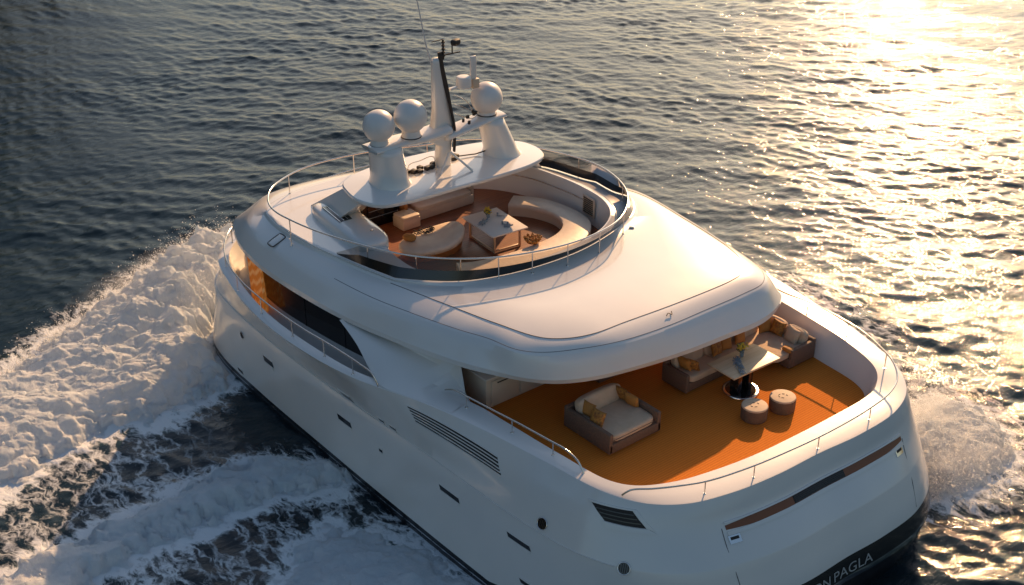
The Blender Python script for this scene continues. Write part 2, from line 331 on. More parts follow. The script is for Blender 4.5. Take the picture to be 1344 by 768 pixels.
def build_water():
    def axis(lo, hi, fine_lo, fine_hi, s):
        a = list(np.arange(fine_lo, fine_hi, s)); st = s
        x = fine_hi
        while x < hi: a.append(x); st = min(st*1.02 if x < fine_hi+30 else st*1.3, 400); x += st
        x = fine_lo-s; st = s
        while x > lo: a.insert(0, x); st = min(st*1.3, 400); x -= st
        return np.array(a)
    xs = axis(-6000, 6000, -14, 46, 0.11); ys = -axis(-6000, 6000, -22, 34, 0.11)[::-1]
    X, Y = np.meshgrid(xs, ys, indexing='ij'); nx, ny = X.shape
    z, dx, dy = sea(X, Y)
    far = sstep(220, 90, np.hypot(X+16, Y-22))
    z *= far; dx *= far; dy *= far
    d1, d2, d3, d4, d5, dl = foam_fields(X, Y)
    dens = np.clip(0.40*sstep(-1.6, .4, d1)+.62*sstep(-.7, .6, d1), 0, 1)
    dens = np.maximum(dens, .42*sstep(-1.2, .2, d2)+.6*sstep(-.4, .4, d2))
    dens = np.maximum(dens, .48*sstep(-1.6, .3, d3)+.4*sstep(-.3, .5, d3))
    dens = np.maximum(dens, .55*sstep(-1.2, .3, d4)+.3*sstep(0, .5, d4))
    dens = np.maximum(dens, .36*sstep(-1.2, .8, d5))
    patch = sstep(-.15, .35, fbm(X/3.2, Y/3.2, 3, 50))
    dens = np.maximum(dens, (.20+.20*patch)*sstep(-.5, 1.5, dl)*sstep(1.2, 4.0, Y-6.2)*(1-.75*np.exp(-((X-14.5)/1.5)**2)*sstep(12.5, 9, Y)))
    # the hull drags a smooth hollow along its side
    me = bpy.data.meshes.new('sea_water')
    V = np.stack([X+dx, Y+dy, z], -1).reshape(-1, 3)
    idx = np.arange(nx*ny).reshape(nx, ny)
    Fq = np.stack([idx[:-1, :-1], idx[1:, :-1], idx[1:, 1:], idx[:-1, 1:]], -1).reshape(-1, 4)
    me.vertices.add(len(V)); me.vertices.foreach_set('co', V.ravel())
    me.loops.add(Fq.size); me.loops.foreach_set('vertex_index', Fq.ravel())
    me.polygons.add(len(Fq)); me.polygons.foreach_set('loop_start', np.arange(0, Fq.size, 4)); me.polygons.foreach_set('loop_total', np.full(len(Fq), 4))
    me.polygons.foreach_set('use_smooth', np.ones(len(Fq), bool)); me.update(); me.validate()
    if me.polygons[0].normal.z < 0: me.flip_normals()
    at = me.attributes.new('foam', 'FLOAT', 'POINT'); at.data.foreach_set('value', dens.ravel().astype(np.float32))
    o = link('sea_water', me); tag(o, 'dark rippled sea water around the yacht', 'sea', kind='structure')
    m = bpy.data.materials.new('sea'); m.use_nodes = True; n = m.node_tree; N = n.nodes; K = n.links
    p = N['Principled BSDF']; p.inputs['Base Color'].default_value = (0.006, 0.016, 0.022, 1); p.inputs['Roughness'].default_value = 0.03; p.inputs['IOR'].default_value = 1.333
    tc = N.new('ShaderNodeTexCoord')
    def noise(scale, detail, vec=None, rough=.55, dist=0):
        q = N.new('ShaderNodeTexNoise'); q.inputs['Scale'].default_value = scale; q.inputs['Detail'].default_value = detail; q.inputs['Roughness'].default_value = rough; q.inputs['Distortion'].default_value = dist
        K.new(vec or tc.outputs['Object'], q.inputs['Vector']); return q
    mp = N.new('ShaderNodeMapping'); mp.inputs['Rotation'].default_value = (0, 0, math.radians(50)); mp.inputs['Scale'].default_value = (1.7, 0.8, 1); K.new(tc.outputs['Object'], mp.inputs[0])
    n1 = noise(2.6, 5, mp.outputs[0], .6, .3); n2 = noise(11, 3, mp.outputs[0], .5)
    ad = N.new('ShaderNodeMath'); ad.operation = 'MULTIPLY_ADD'; K.new(n2.outputs[0], ad.inputs[0]); ad.inputs[1].default_value = .12; K.new(n1.outputs[0], ad.inputs[2])
    bp = N.new('ShaderNodeBump'); bp.inputs['Strength'].default_value = 0.6; bp.inputs['Distance'].default_value = 0.055; K.new(ad.outputs[0], bp.inputs['Height'])
    K.new(bp.outputs[0], p.inputs['Normal'])
    # foam: density attribute thresholded by lacy cells
    af = N.new('ShaderNodeAttribute'); af.attribute_name = 'foam'
    wn = noise(1.1, 4); wv = N.new('ShaderNodeVectorMath'); wv.operation = 'SCALE'; K.new(wn.outputs['Color'], wv.inputs[0]); wv.inputs['Scale'].default_value = 1.1
    wa = N.new('ShaderNodeVectorMath'); K.new(tc.outputs['Object'], wa.inputs[0]); K.new(wv.outputs[0], wa.inputs[1])
    ms = N.new('ShaderNodeMapping'); ms.inputs['Rotation'].default_value = (0, 0, math.radians(-75)); ms.inputs['Scale'].default_value = (0.42, 1.25, 1); K.new(wa.outputs[0], ms.inputs[0])
    def cells(sc):
        v = N.new('ShaderNodeTexVoronoi'); v.feature = 'DISTANCE_TO_EDGE'; v.inputs['Scale'].default_value = sc; K.new(ms.outputs[0], v.inputs['Vector'])
        r = N.new('ShaderNodeMapRange'); K.new(v.outputs['Distance'], r.inputs[0]); r.inputs[1].default_value = 0; r.inputs[2].default_value = .32; r.inputs[3].default_value = 1; r.inputs[4].default_value = 0; return r
    v1, v2 = cells(1.6), cells(4.5)
    fn = noise(9, 8, ms.outputs[0], .75)
    mx = N.new('ShaderNodeMath'); mx.operation = 'MULTIPLY_ADD'; K.new(v1.outputs[0], mx.inputs[0]); mx.inputs[1].default_value = .55; K.new(fn.outputs[0], mx.inputs[2])
    m3 = N.new('ShaderNodeMath'); m3.operation = 'MULTIPLY_ADD'; K.new(v2.outputs[0], m3.inputs[0]); m3.inputs[1].default_value = .30; K.new(mx.outputs[0], m3.inputs[2])
    # m3 ~ 0.3..1.35 ; foam where density + m3 > 1.25
    sm = N.new('ShaderNodeMath'); sm.operation = 'ADD'; K.new(m3.outputs[0], sm.inputs[0]); K.new(af.outputs['Fac'], sm.inputs[1])
    r2 = N.new('ShaderNodeMapRange'); r2.interpolation_type = 'SMOOTHSTEP'; K.new(sm.outputs[0], r2.inputs[0]); r2.inputs[1].default_value = 1.12; r2.inputs[2].default_value = 1.78
    gate = N.new('ShaderNodeMapRange'); K.new(af.outputs['Fac'], gate.inputs[0]); gate.inputs[1].default_value = .02; gate.inputs[2].default_value = .2
    fm = N.new('ShaderNodeMath'); fm.operation = 'MULTIPLY'; K.new(r2.outputs[0], fm.inputs[0]); K.new(gate.outputs[0], fm.inputs[1])
    # aerated greenish water under and round the foam
    ga = N.new('ShaderNodeMix'); ga.data_type = 'RGBA'; ga.inputs[6].default_value = (0.006, 0.016, 0.022, 1); ga.inputs[7].default_value = (0.035, 0.085, 0.092, 1)
    gr = N.new('ShaderNodeMapRange'); K.new(af.outputs['Fac'], gr.inputs[0]); gr.inputs[1].default_value = .35; gr.inputs[2].default_value = .95; K.new(gr.outputs[0], ga.inputs[0]); K.new(ga.outputs[2], p.inputs['Base Color'])
    pf = N.new('ShaderNodeBsdfPrincipled'); pf.inputs['Base Color'].default_value = (0.72, 0.76, 0.78, 1); pf.inputs['Roughness'].default_value = .8
    b2 = N.new('ShaderNodeBump'); b2.inputs['Strength'].default_value = .5; b2.inputs['Distance'].default_value = .05; K.new(sm.outputs[0], b2.inputs['Height']); K.new(b2.outputs[0], pf.inputs['Normal'])
    ms2 = N.new('ShaderNodeMixShader'); K.new(fm.outputs[0], ms2.inputs[0]); K.new(p.outputs[0], ms2.inputs[1]); K.new(pf.outputs[0], ms2.inputs[2])
    K.new(ms2.outputs[0], N['Material Output'].inputs[0])
    me.materials.append(m)
    return o
build_water()

FOAMM = mat('sea_foam', (0.80, 0.82, 0.83), 0.9, spec=.2, noise=(2.2, (0.62, 0.70, 0.74), .8))
_p = FOAMM.node_tree.nodes['Principled BSDF']; 
def _nz(sc, det, rg, vec=None):
    q = FOAMM.node_tree.nodes.new('ShaderNodeTexNoise'); q.inputs['Scale'].default_value = sc; q.inputs['Detail'].default_value = det; q.inputs['Roughness'].default_value = rg
    FOAMM.node_tree.links.new(_tc.outputs['Object'], q.inputs['Vector']); return q
_tc = FOAMM.node_tree.nodes.new('ShaderNodeTexCoord'); _a = _nz(7, 9, .62)
_p.inputs['Subsurface Weight'].default_value = .35; _p.inputs['Subsurface Radius'].default_value = (.3, .33, .35); _p.inputs['Subsurface Scale'].default_value = .22
_b = FOAMM.node_tree.nodes.new('ShaderNodeBump'); _b.inputs['Strength'].default_value = 1.0; _b.inputs['Distance'].default_value = .04
FOAMM.node_tree.links.new(_a.outputs[0], _b.inputs['Height']); FOAMM.node_tree.links.new(_b.outputs[0], _p.inputs['Normal'])
_n = FOAMM.node_tree; _t = _n.nodes.new('ShaderNodeBsdfTranslucent'); _t.inputs[0].default_value = (.85, .87, .88, 1); _x = _n.nodes.new('ShaderNodeMixShader'); _x.inputs[0].default_value = .45
_n.links.new(_b.outputs[0], _t.inputs['Normal']); _n.links.new(_p.outputs[0], _x.inputs[1]); _n.links.new(_t.outputs[0], _x.inputs[2]); _n.links.new(_x.outputs[0], _n.nodes['Material Output'].inputs[0])
SPRAY = mat("spray_drops", (0.95, 0.95, 0.95), 0.3)
_n = SPRAY.node_tree; _t = _n.nodes.new('ShaderNodeBsdfTranslucent'); _t.inputs[0].default_value = (.98, .98, .98, 1); _x = _n.nodes.new('ShaderNodeMixShader'); _x.inputs[0].default_value = .8
_n.links.new(_n.nodes['Principled BSDF'].outputs[0], _x.inputs[1]); _n.links.new(_t.outputs[0], _x.inputs[2]); _n.links.new(_x.outputs[0], _n.nodes['Material Output'].inputs[0])

def foam_height(x, y, which):
    d1, d2, d3, d4, d5, dl = foam_fields(x, y)
    if which == 0:
        away = np.hypot(x-22.5, y-4)
        h = sstep(-.1, 1.7, d1)*(0.6+1.45*np.exp(-(away/4.5)**2)+.35*np.exp(-(away/11)**2)); d = d1
    elif which == 1:
        h = sstep(-.1, 1.0, d2)*(.55+.15*pnoise(x*.5, y*.5, 3)); d = d2
    elif which == 2:
        h = sstep(0.1, 1.6, d3)*.45; d = d3
    else:
        h = sstep(-.1, 1.6, d4)*.95; d = d4
    xr = x*.35+y*.94; yr = -x*.94+y*.35
    b = billow(xr*.36, yr*.62, 7, 70+which, .52)
    b2 = billow(x*2.3+9, y*2.3, 5, 90, .6)
    hh = h*(.5+.62*b)+sstep(-.1, .6, d)*(.075*b2+.028*billow(x*6, y*6, 3, 95, .6))
    return hh, d
def build_foam(which, x0, x1, y0, y1, s, label, name='wake_foam'):
    X, Y = np.meshgrid(np.arange(x0, x1, s), np.arange(y0, y1, s), indexing='ij'); nx, ny = X.shape
    z, dx, dy = sea(X, Y); h, d = foam_height(X, Y, which)
    # sideways push gives overhanging lumps
    px = .16*fbm(X*2.2, Y*2.2, 4, 120)*sstep(0, .6, d); py = .16*fbm(X*2.2+30, Y*2.2, 4, 140)*sstep(0, .6, d)
    fray = .45*fbm(X*2.6, Y*2.6, 5, 160)+.25*fbm(X*9, Y*9, 3, 170)
    keep = (d+fray) > .18
    h = h*sstep(0, .6, d+fray-.18)
    V = np.stack([X+dx+px, Y+dy+py, z-.012+h], -1).reshape(-1, 3); idx = np.arange(nx*ny).reshape(nx, ny)
    kq = keep[:-1, :-1] & keep[1:, :-1] & keep[1:, 1:] & keep[:-1, 1:]
    Fq = np.stack([idx[:-1, :-1], idx[1:, :-1], idx[1:, 1:], idx[:-1, 1:]], -1)[kq]
    used, inv = np.unique(Fq, return_inverse=True); V = V[used]; Fq = inv.reshape(-1, 4)
    me = bpy.data.meshes.new(name)
    me.vertices.add(len(V)); me.vertices.foreach_set('co', V.ravel())
    me.loops.add(Fq.size); me.loops.foreach_set('vertex_index', Fq.ravel().astype(np.int32))
    me.polygons.add(len(Fq)); me.polygons.foreach_set('loop_start', np.arange(0, Fq.size, 4)); me.polygons.foreach_set('loop_total', np.full(len(Fq), 4))
    me.polygons.foreach_set('use_smooth', np.ones(len(Fq), bool)); me.update(); me.validate(); me.materials.append(FOAMM)
    o = link(name, me); tag(o, label, 'foam', kind='stuff'); return o, V
def spray(name, pts, sizes, label):
    n = len(pts); base = np.array([(1, 1, 1), (1, -1, -1), (-1, 1, -1), (-1, -1, 1)], float)/1.7
    ang = NR.rand(n, 3)*6.28
    ca, sa = np.cos(ang), np.sin(ang)
    V = np.repeat(base[None], n, 0)
    x, y, z_ = V[..., 0], V[..., 1], V[..., 2]
    x, y = x*ca[:, :1]-y*sa[:, :1], x*sa[:, :1]+y*ca[:, :1]
    y, z_ = y*ca[:, 1:2]-z_*sa[:, 1:2], y*sa[:, 1:2]+z_*ca[:, 1:2]
    V = np.stack([x, y, z_], -1)*sizes[:, None, None]+pts[:, None, :]
    F = (np.arange(n)[:, None, None]*4+np.array([(0, 1, 2), (0, 3, 1), (0, 2, 3), (1, 3, 2)])[None]).reshape(-1, 3)
    V = V.reshape(-1, 3); me = bpy.data.meshes.new(name)
    me.vertices.add(len(V)); me.vertices.foreach_set('co', V.ravel())
    me.loops.add(F.size); me.loops.foreach_set('vertex_index', F.ravel().astype(np.int32))
    me.polygons.add(len(F)); me.polygons.foreach_set('loop_start', np.arange(0, F.size, 3)); me.polygons.foreach_set('loop_total', np.full(len(F), 3))
    me.polygons.foreach_set('use_smooth', np.ones(len(F), bool)); me.update(); me.validate(); me.materials.append(SPRAY)
    o = link(name, me); tag(o, label, 'spray', kind='stuff'); return o

o1, V1 = build_foam(0, 13, 28.6, 0.5, 20.5, 0.042, 'tall white bow wave foam breaking to the left of the bow')
o2, V2 = build_foam(1, 8, 14, 6, 20, 0.05, 'white foam tongue curling away from the middle of the port side')
o3, V3 = build_foam(2, 1, 10, 6, 13.5, 0.055, 'bluish churned foam at the bottom of the frame beside the port side')
o4, V4 = build_foam(3, -2.6, 4, -11.6, -5, 0.05, 'sunlit foam thrown up behind the starboard stern corner')
# spray drops over the crests
def crest_spray(V, n, hscale, size=(.008, .022), pick=None):
    q = V if pick is None else V[pick(V)]
    s = q[NR.randint(0, len(q), n)].copy()
    s[:, 2] += NR.exponential(hscale, n); s[:, :2] += NR.normal(0, .12, (n, 2))+NR.exponential(.10, (n, 1))*np.array([[.6, .3]])*NR.choice([1, -1], (n, 1))
    return s, NR.uniform(size[0], size[1], n)*(.6+NR.exponential(.5, n))
def far_edge(V):
    d = sdpoly(V[:, 0], V[:, 1], F1); return (d < 1.3) & (V[:, 0] > 19.5+(V[:, 1]-10)*-.45)
a, sa_ = crest_spray(V1, 30000, .17, size=(.006, .016), pick=far_edge); b, sb_ = crest_spray(V1, 9000, .10, size=(.004, .010))
spray('sea_spray', np.vstack([a, b]), np.concatenate([sa_, sb_]), 'fine sunlit spray flung up along the crest of the bow wave')
a, sa_ = crest_spray(V2, 5000, .06, (.004, .010)); b, sb_ = crest_spray(V3, 4000, .06, (.004, .010))
spray('sea_spray', np.vstack([a, b]), np.concatenate([sa_, sb_]), 'fine spray hanging over the port side foam tongues')
# ballistic fan from the starboard quarter
n = 34000
t = NR.beta(1.1, 2.2, n)
u = NR.rand(n)
ox = -1.2+3.4*u; oy = np.where(ox > 0, -5.7-.12*ox, -5.5+.3*(-ox))
lobe = NR.choice(4, n, p=[.35, .3, .2, .15]); az = np.radians(np.array([-97, -84, -114, -70])[lobe]+NR.normal(0, 3.6, n)+(u-.5)*18)
spd = 5.6*t*(np.array([1.0, .95, .85, .8])[lobe]); pz = (.25+1.5*NR.rand(n)*(1-NR.rand(n)*.5))*4*t*(1-t)*.85
pts = np.stack([ox+spd*np.cos(az), oy+spd*np.sin(az), .12+pz+NR.exponential(.05, n)], 1); pts[:, :2] += NR.normal(0, .07, (n, 2))
spray('sea_spray', pts, NR.uniform(.004, .012, n)*(.6+NR.exponential(.8, n)), 'golden fan of spray bursting out beyond the starboard stern corner')

def mist(c, r, rz, dens, label, g=.45):
    """soft cloud of fine droplets: a closed ellipsoid whose density fades to nothing at its skin"""
    bm = bmesh.new(); bmesh.ops.create_icosphere(bm, subdivisions=4, radius=1.0); o = bmobj('spray_mist', bm, None or SPRAY)
    o.location = c; o.scale = r; o.rotation_euler = (0, 0, rz); tag(o, label, 'mist', kind='stuff')
    m = bpy.data.materials.new('droplet_mist'); m.use_nodes = True; N = m.node_tree.nodes; K = m.node_tree.links
    N.remove(N['Principled BSDF']); v = N.new('ShaderNodeVolumePrincipled'); v.inputs['Color'].default_value = (.97, .97, .97, 1); v.inputs['Anisotropy'].default_value = g
    tc = N.new('ShaderNodeTexCoord'); ln = N.new('ShaderNodeVectorMath'); ln.operation = 'LENGTH'; K.new(tc.outputs['Object'], ln.inputs[0])
    fall = N.new('ShaderNodeMapRange'); fall.interpolation_type = 'SMOOTHSTEP'; K.new(ln.outputs['Value'], fall.inputs[0]); fall.inputs[1].default_value = .15; fall.inputs[2].default_value = 1.0; fall.inputs[3].default_value = 1; fall.inputs[4].default_value = 0
    mp = N.new('ShaderNodeMapping'); mp.inputs['Scale'].default_value = r; K.new(tc.outputs['Object'], mp.inputs[0])
    nz = N.new('ShaderNodeTexNoise'); nz.inputs['Scale'].default_value = 1.1; nz.inputs['Detail'].default_value = 6; nz.inputs['Roughness'].default_value = .65; K.new(mp.outputs[0], nz.inputs['Vector'])
    nr = N.new('ShaderNodeMapRange'); K.new(nz.outputs[0], nr.inputs[0]); nr.inputs[1].default_value = .42; nr.inputs[2].default_value = .72
    mu = N.new('ShaderNodeMath'); mu.operation = 'MULTIPLY'; K.new(fall.outputs[0], mu.inputs[0]); K.new(nr.outputs[0], mu.inputs[1])
    m2 = N.new('ShaderNodeMath'); m2.operation = 'MULTIPLY'; K.new(mu.outputs[0], m2.inputs[0]); m2.inputs[1].default_value = dens; K.new(m2.outputs[0], v.inputs['Density'])
    K.new(v.outputs[0], N['Material Output'].inputs['Volume']); o.data.materials.clear(); o.data.materials.append(m); return o
mist((1.1, -7.9, .5), (.95, 2.9, .95), math.radians(6), 2.6, 'golden mist glowing in the far lobe of the stern spray fan')
mist((-.75, -7.3, .4), (.7, 2.4, .7), math.radians(-22), 2.2, 'golden mist glowing in the near lobe of the stern spray fan')
mist((24.2, 6.3, .8), (1.5, 5.2, 1.1), math.radians(20), 0.5, 'pale sunlit mist hanging over the crest of the bow wave')

# dark wooded headland across the water to the left, out of view, added so its reflection darkens the sea
def headland():
    vs = []; fs = []; nA, nR = 70, 14
    for i in range(nA+1):
        a = math.radians(-25+i*1.5); env = min(1, i/9.0)
        for j in range(nR+1):
            r = 260+j*42; k = j/nR; h = (math.sin(math.pi*min(1, k*1.25))**.8)*(165+45*math.sin(i*.37)+25*math.sin(i*.9+1))*env
            x, y = -16+r*math.cos(a), 22+r*math.sin(a); h += 9*float(fbm(np.array([x/30.]), np.array([y/30.]), 3, 300)[0])*env
            vs.append((x, y, h-3))
    for i in range(nA):
        for j in range(nR): a = i*(nR+1)+j; fs.append((a, a+1, a+nR+2, a+nR+1))
    o = mesh('unseen_hills', vs, fs, mat('wooded_slope', (0.035, 0.05, 0.028), 0.95, spec=.1, noise=(.05, (0.06, 0.06, 0.04), .8)))
    tag(o, 'out-of-view wooded headland added to darken the water by its reflection', 'hill', kind='structure')
headland()

# ------------------------------------------------------------------ yacht: hull
yacht = thing('motor_yacht', 'large white motor yacht with rounded roof and open aft deck, under way', 'yacht', (0, 0, 0))
HC = (9.0, 0.0); HN = 720
WLz = [(-2.15, 0), (-2.15, 1.6), (-1.85, 3.2), (-1.25, 4.6), (-.2, 5.65), (1.2, 6.25), (2.8, 6.52), (4.8, 6.6), (8, 6.65), (12, 6.65), (16, 6.62), (18.6, 6.5), (20.1, 6.12), (21.4, 5.0), (22.2, 3.0), (22.5, 0.3),
       (22.2, -2.6), (21.2, -4.8), (19, -6.2), (16, -6.6), (12, -6.65), (8, -6.6), (4.8, -6.5), (2.6, -6.35), (.8, -6.0), (-.6, -5.35), (-1.6, -4.35), (-2.15, -3.0), (-2.25, -1.4)]
def lv(P, z, dx=0, sx=1, sy=1): return [(9+(p[0]-9)*sx+dx, p[1]*sy, z if not callable(z) else z(p)) for p in P]
sternw = lambda p: float(np.clip((3.0-p[0])/4.5, 0, 1))
KN = [(-1.75, 0, 2.6), (-1.7, 1.6, 2.6), (-1.4, 3.1, 2.6), (-.85, 4.4, 2.6), (.1, 5.35, 2.6), (1.3, 5.9, 2.6), (2.8, 6.15, 2.6), (4.6, 6.26, 2.6), (7, 6.34, 2.6), (9.7, 6.48, 2.6), (12, 6.58, 2.62), (15, 6.62, 2.65), (17.6, 6.5, 2.7), (19.2, 6.15, 2.7), (20.6, 4.9, 2.7), (21.5, 2.9, 2.7), (21.8, .2, 2.7),
      (21.5, -2.6, 2.7), (20.4, -4.8, 2.7), (18, -6.2, 2.7), (15, -6.65, 2.65), (12, -6.6, 2.6), (8, -6.5, 2.6), (4.6, -6.25, 2.6), (2.4, -5.95, 2.6), (.8, -5.55, 2.6), (-.45, -4.95, 2.6), (-1.25, -4.05, 2.6), (-1.7, -2.9, 2.6), (-1.8, -1.4, 2.6)]
UP = [(-1.06, 0, 3.5), (-1.01, 1.5, 3.5), (-.82, 2.9, 3.5), (-.42, 4.1, 3.5), (.26, 4.92, 3.5), (1.3, 5.48, 3.5), (3.0, 5.85, 3.5), (4.8, 6.08, 3.5), (6.4, 6.32, 3.53), (7.6, 6.52, 3.57), (8.6, 6.72, 3.62), (9.6, 6.90, 3.68), (11.2, 7.08, 3.7), (13.8, 7.1, 3.7), (16.5, 6.85, 3.7), (18.3, 6.35, 3.7), (19.8, 5.0, 3.7), (20.8, 2.8, 3.7), (21.1, .2, 3.7),
      (20.8, -2.6, 3.7), (19.6, -4.6, 3.7), (17.8, -6, 3.7), (14.5, -6.75, 3.7), (11, -6.65, 3.7), (8, -6.45, 3.7), (5.5, -6.2, 3.7), (3.6, -5.9, 3.7), (1.9, -5.6, 3.6), (.4, -5.05, 3.55), (-.62, -4.35, 3.5), (-1.08, -3.2, 3.5), (-1.14, -1.5, 3.5)]
CR = [(-.86, -.1, 4.05), (-.8, 1.4, 4.05), (-.6, 2.8, 4.05), (-.22, 3.95, 4.05), (.4, 4.7, 4.06), (1.3, 5.16, 4.08), (3.06, 5.46, 4.1), (4.95, 5.76, 4.1), (6.2, 6.04, 4.12), (7.2, 6.34, 4.15), (8.2, 6.74, 4.18), (9.2, 7.08, 4.2), (11.1, 7.38, 4.2), (13.7, 7.42, 4.2), (16.4, 7.0, 4.2), (18.2, 6.4, 4.2), (19.6, 5.0, 4.2), (20.6, 2.8, 4.2), (20.9, .2, 4.2),
      (20.6, -2.6, 4.2), (19.4, -4.6, 4.2), (17.6, -6.0, 4.25), (14.2, -6.7, 4.35), (10.6, -6.5, 4.4), (8, -6.3, 4.4), (5.6, -5.95, 4.4), (3.6, -5.62, 4.38), (1.9, -5.35, 4.3), (.35, -4.85, 4.2), (-.5, -4.15, 4.12), (-.92, -3.1, 4.08), (-.98, -1.6, 4.05)]
IN = [(-.02, -.1, 4.1), (.06, 1.3, 4.1), (.24, 2.5, 4.1), (.5, 3.6, 4.12), (.95, 4.45, 4.14), (1.5, 4.82, 4.15), (3.05, 5.02, 4.15), (4.95, 5.16, 4.15), (6.1, 5.28, 4.17), (7.1, 5.6, 4.2), (8.2, 6.4, 4.22), (9.2, 6.84, 4.25), (11.1, 7.08, 4.25), (13.7, 7.12, 4.25), (16.3, 6.72, 4.25), (17.95, 6.15, 4.25), (19.25, 4.8, 4.25), (20.2, 2.7, 4.25), (20.5, .2, 4.25),
      (20.2, -2.5, 4.25), (19.0, -4.3, 4.25), (17.2, -5.6, 4.3), (14, -6.1, 4.4), (10.6, -5.8, 4.44), (8, -5.4, 4.44), (5.6, -5.05, 4.42), (3.6, -4.85, 4.4), (1.9, -4.65, 4.33), (.6, -4.25, 4.22), (.1, -3.6, 4.13), (-.02, -3.0, 4.1), (-.05, -1.5, 4.1)]
FL = [(.25, -.1, 3.5), (.32, 1.3, 3.5), (.5, 2.4, 3.5), (.8, 3.4, 3.5), (1.15, 4.0, 3.5), (1.7, 4.4, 3.5), (3.05, 4.6, 3.5), (4.95, 4.8, 3.5), (6.1, 4.95, 3.5), (7.1, 5.2, 3.5), (8.2, 6.1, 3.5), (9.2, 6.62, 3.5), (11.1, 6.9, 3.5), (13.7, 6.95, 3.5), (16.2, 6.55, 3.5), (17.8, 5.95, 3.5), (19.0, 4.7, 3.5), (19.9, 2.6, 3.5), (20.2, .2, 3.5),
      (19.9, -2.4, 3.5), (18.8, -4.1, 3.5), (17, -5.4, 3.5), (14, -5.8, 3.5), (10.6, -5.4, 3.5), (8, -5.0, 3.5), (5.6, -4.7, 3.5), (4.3, -4.58, 3.5), (2.5, -4.4, 3.5), (1.1, -4.2, 3.5), (.55, -3.85, 3.5), (.3, -3.0, 3.5), (.22, -1.5, 3.5)]
R = lambda P: ring(P, HC, HN)
wl = R(lv(WLz, 0.0)); kn = R(KN); up = R(UP); cr = R(CR); inn = R(IN); fl = R(FL)
def mixr(a, b, t): return a*(1-t)+b*t
def at_h(z, zfun=None):                       # ring between waterline and knuckle at a chosen height
    o = wl.copy(); t = (z/2.6); tt = np.asarray(t); o = wl*(1-tt[:, None])+kn*tt[:, None] if tt.ndim else mixr(wl, kn, t)
    return o
sw = np.clip((4.0-wl[:, 0])/5.0, 0, 1)          # 1 at the stern, 0 along the sides
bulge = (sw**.5)[:, None]*np.array([[-.28, 0, 0]])
def lvl(z): 
    z = np.asarray(z)*np.ones(HN); o = at_h(z); b = bulge*np.sin(np.clip(z/2.6, 0, 1)*math.pi)[:, None]; return o+b
zb = .30+sw*1.35
zs = .16+sw*.95; zs2 = .13+sw*.82
r_ = [lvl(-.0)*np.array([1, 1, 0])+np.array([0, 0, -1.2])]
tuck = (r_[0][:, :2]-np.array(HC))*-.06; r_[0][:, :2] += tuck
r0 = lvl(np.full(HN, .02)); r0[:, :2] += (r0[:, :2]-np.array(HC))*(-.018*sw[:, None])
rings = [r_[0], r0, lvl(zs2), lvl(zs), lvl(zb)]
for t_ in (.25, .5, .75): rings.append(lvl(zb*(1-t_)+2.6*t_))
kn2 = kn.copy(); kn2[:, 2] += .015
kno = kn.copy(); kno[:, :2] += (kn[:, :2]-np.array(HC))/np.linalg.norm(kn[:, :2]-np.array(HC), axis=1)[:, None]*.025
rings += [kno, kn2+np.array([0, 0, .03])]
# rounded shoulder
rings += [mixr(kn, up, .5), up]
for t_ in (.35, .75): 
    q = mixr(up, cr, t_); q[:, :2] += (q[:, :2]-np.array(HC))/np.linalg.norm(q[:, :2]-np.array(HC), axis=1)[:, None]*.012*math.sin(t_*math.pi); rings.append(q)
rings += [cr, mixr(cr, inn, .05)+np.array([0, 0, .006]), mixr(cr, inn, .5)+np.array([0, 0, .012]), inn-np.array([0, 0, .0]), mixr(inn, fl, .05)-np.array([0, 0, .02]), fl]
mi = [1, 1, 2, 1]+[0]*(len(rings)-5)
hull = loft('hull', rings, [GEL, BLACK, CHROME], yacht, angle=30, matidx=mi+[0])
bm = bmesh.new(); bm.from_mesh(hull.data); HB = BVHTree.FromBMesh(bm); bm.free()
def port_hit(x, z): 
    h = HB.ray_cast(Vector((x, 30, z)), Vector((0, -1, 0))); return h[0], h[1]
def stern_hit(y, z):
    h = HB.ray_cast(Vector((-30, y, z)), Vector((1, 0, 0))); return h[0], h[1]
# deck sheets
N = HN; vs = [tuple(p+np.array([0, 0, .004])) for p in fl]; 
def cap(name, loop, z, m, parent, cc=HC):
    n = len(loop); vs = [(p[0], p[1], z) for p in loop]+[(cc[0], cc[1], z)]; fs = [(i, (i+1) % n, n) for i in range(n)]
    return mesh(name, vs, fs, m, parent, smooth=False)
aft = fl.copy(); aft[:, :2] = HC+(aft[:, :2]-HC)*1.002; 
cap('deck_matting', aft, 3.5, CARPET, yacht)

fd = [i for i in range(HN) if fl[i][0] > 8.45]
br_ = [j for j in range(len(fd)) if fd[j]-fd[j-1] != 1]; fd = fd[br_[-1]:]+fd[:br_[-1]] if br_ else fd
vs = [(fl[i][0], fl[i][1], 3.506) for i in fd]; mesh('side_deck', vs, [tuple(range(len(vs)))], DECKW, yacht, smooth=False)

# ------------------------------------------------------------------ yacht: roof shell with the flybridge well
RC = (10.6, 1.2)
ROOF_LOW = [(3.34, -2.63, 5.0), (3.4, -1.15, 5.0), (3.51, 0.21, 5.0), (3.75, 1.67, 5.0), (4.08, 2.98, 5.0), (4.5, 3.79, 5.0), (4.98, 4.28, 5.0), (5.86, 4.83, 5.0), (6.88, 5.3, 5.0), (8.87, 5.87, 5.0), (10.86, 6.3, 5.0), (13.39, 6.53, 5.0), (15.16, 6.54, 5.0), (16.79, 6.3, 5.0), (17.9, 5.92, 5.0), (18.66, 5.48, 5.0), (18.9, 4.0, 5.0), (18.8, 1.5, 5.0), (17.5, -2, 5.0), (15, -3.8, 5.0), (12, -4.6, 5.0), (8, -4.6, 5.0), (5.5, -4.45, 5.0), (4.3, -4.2, 5.0), (3.99, -4.18, 5.0), (3.59, -3.52, 5.0)]
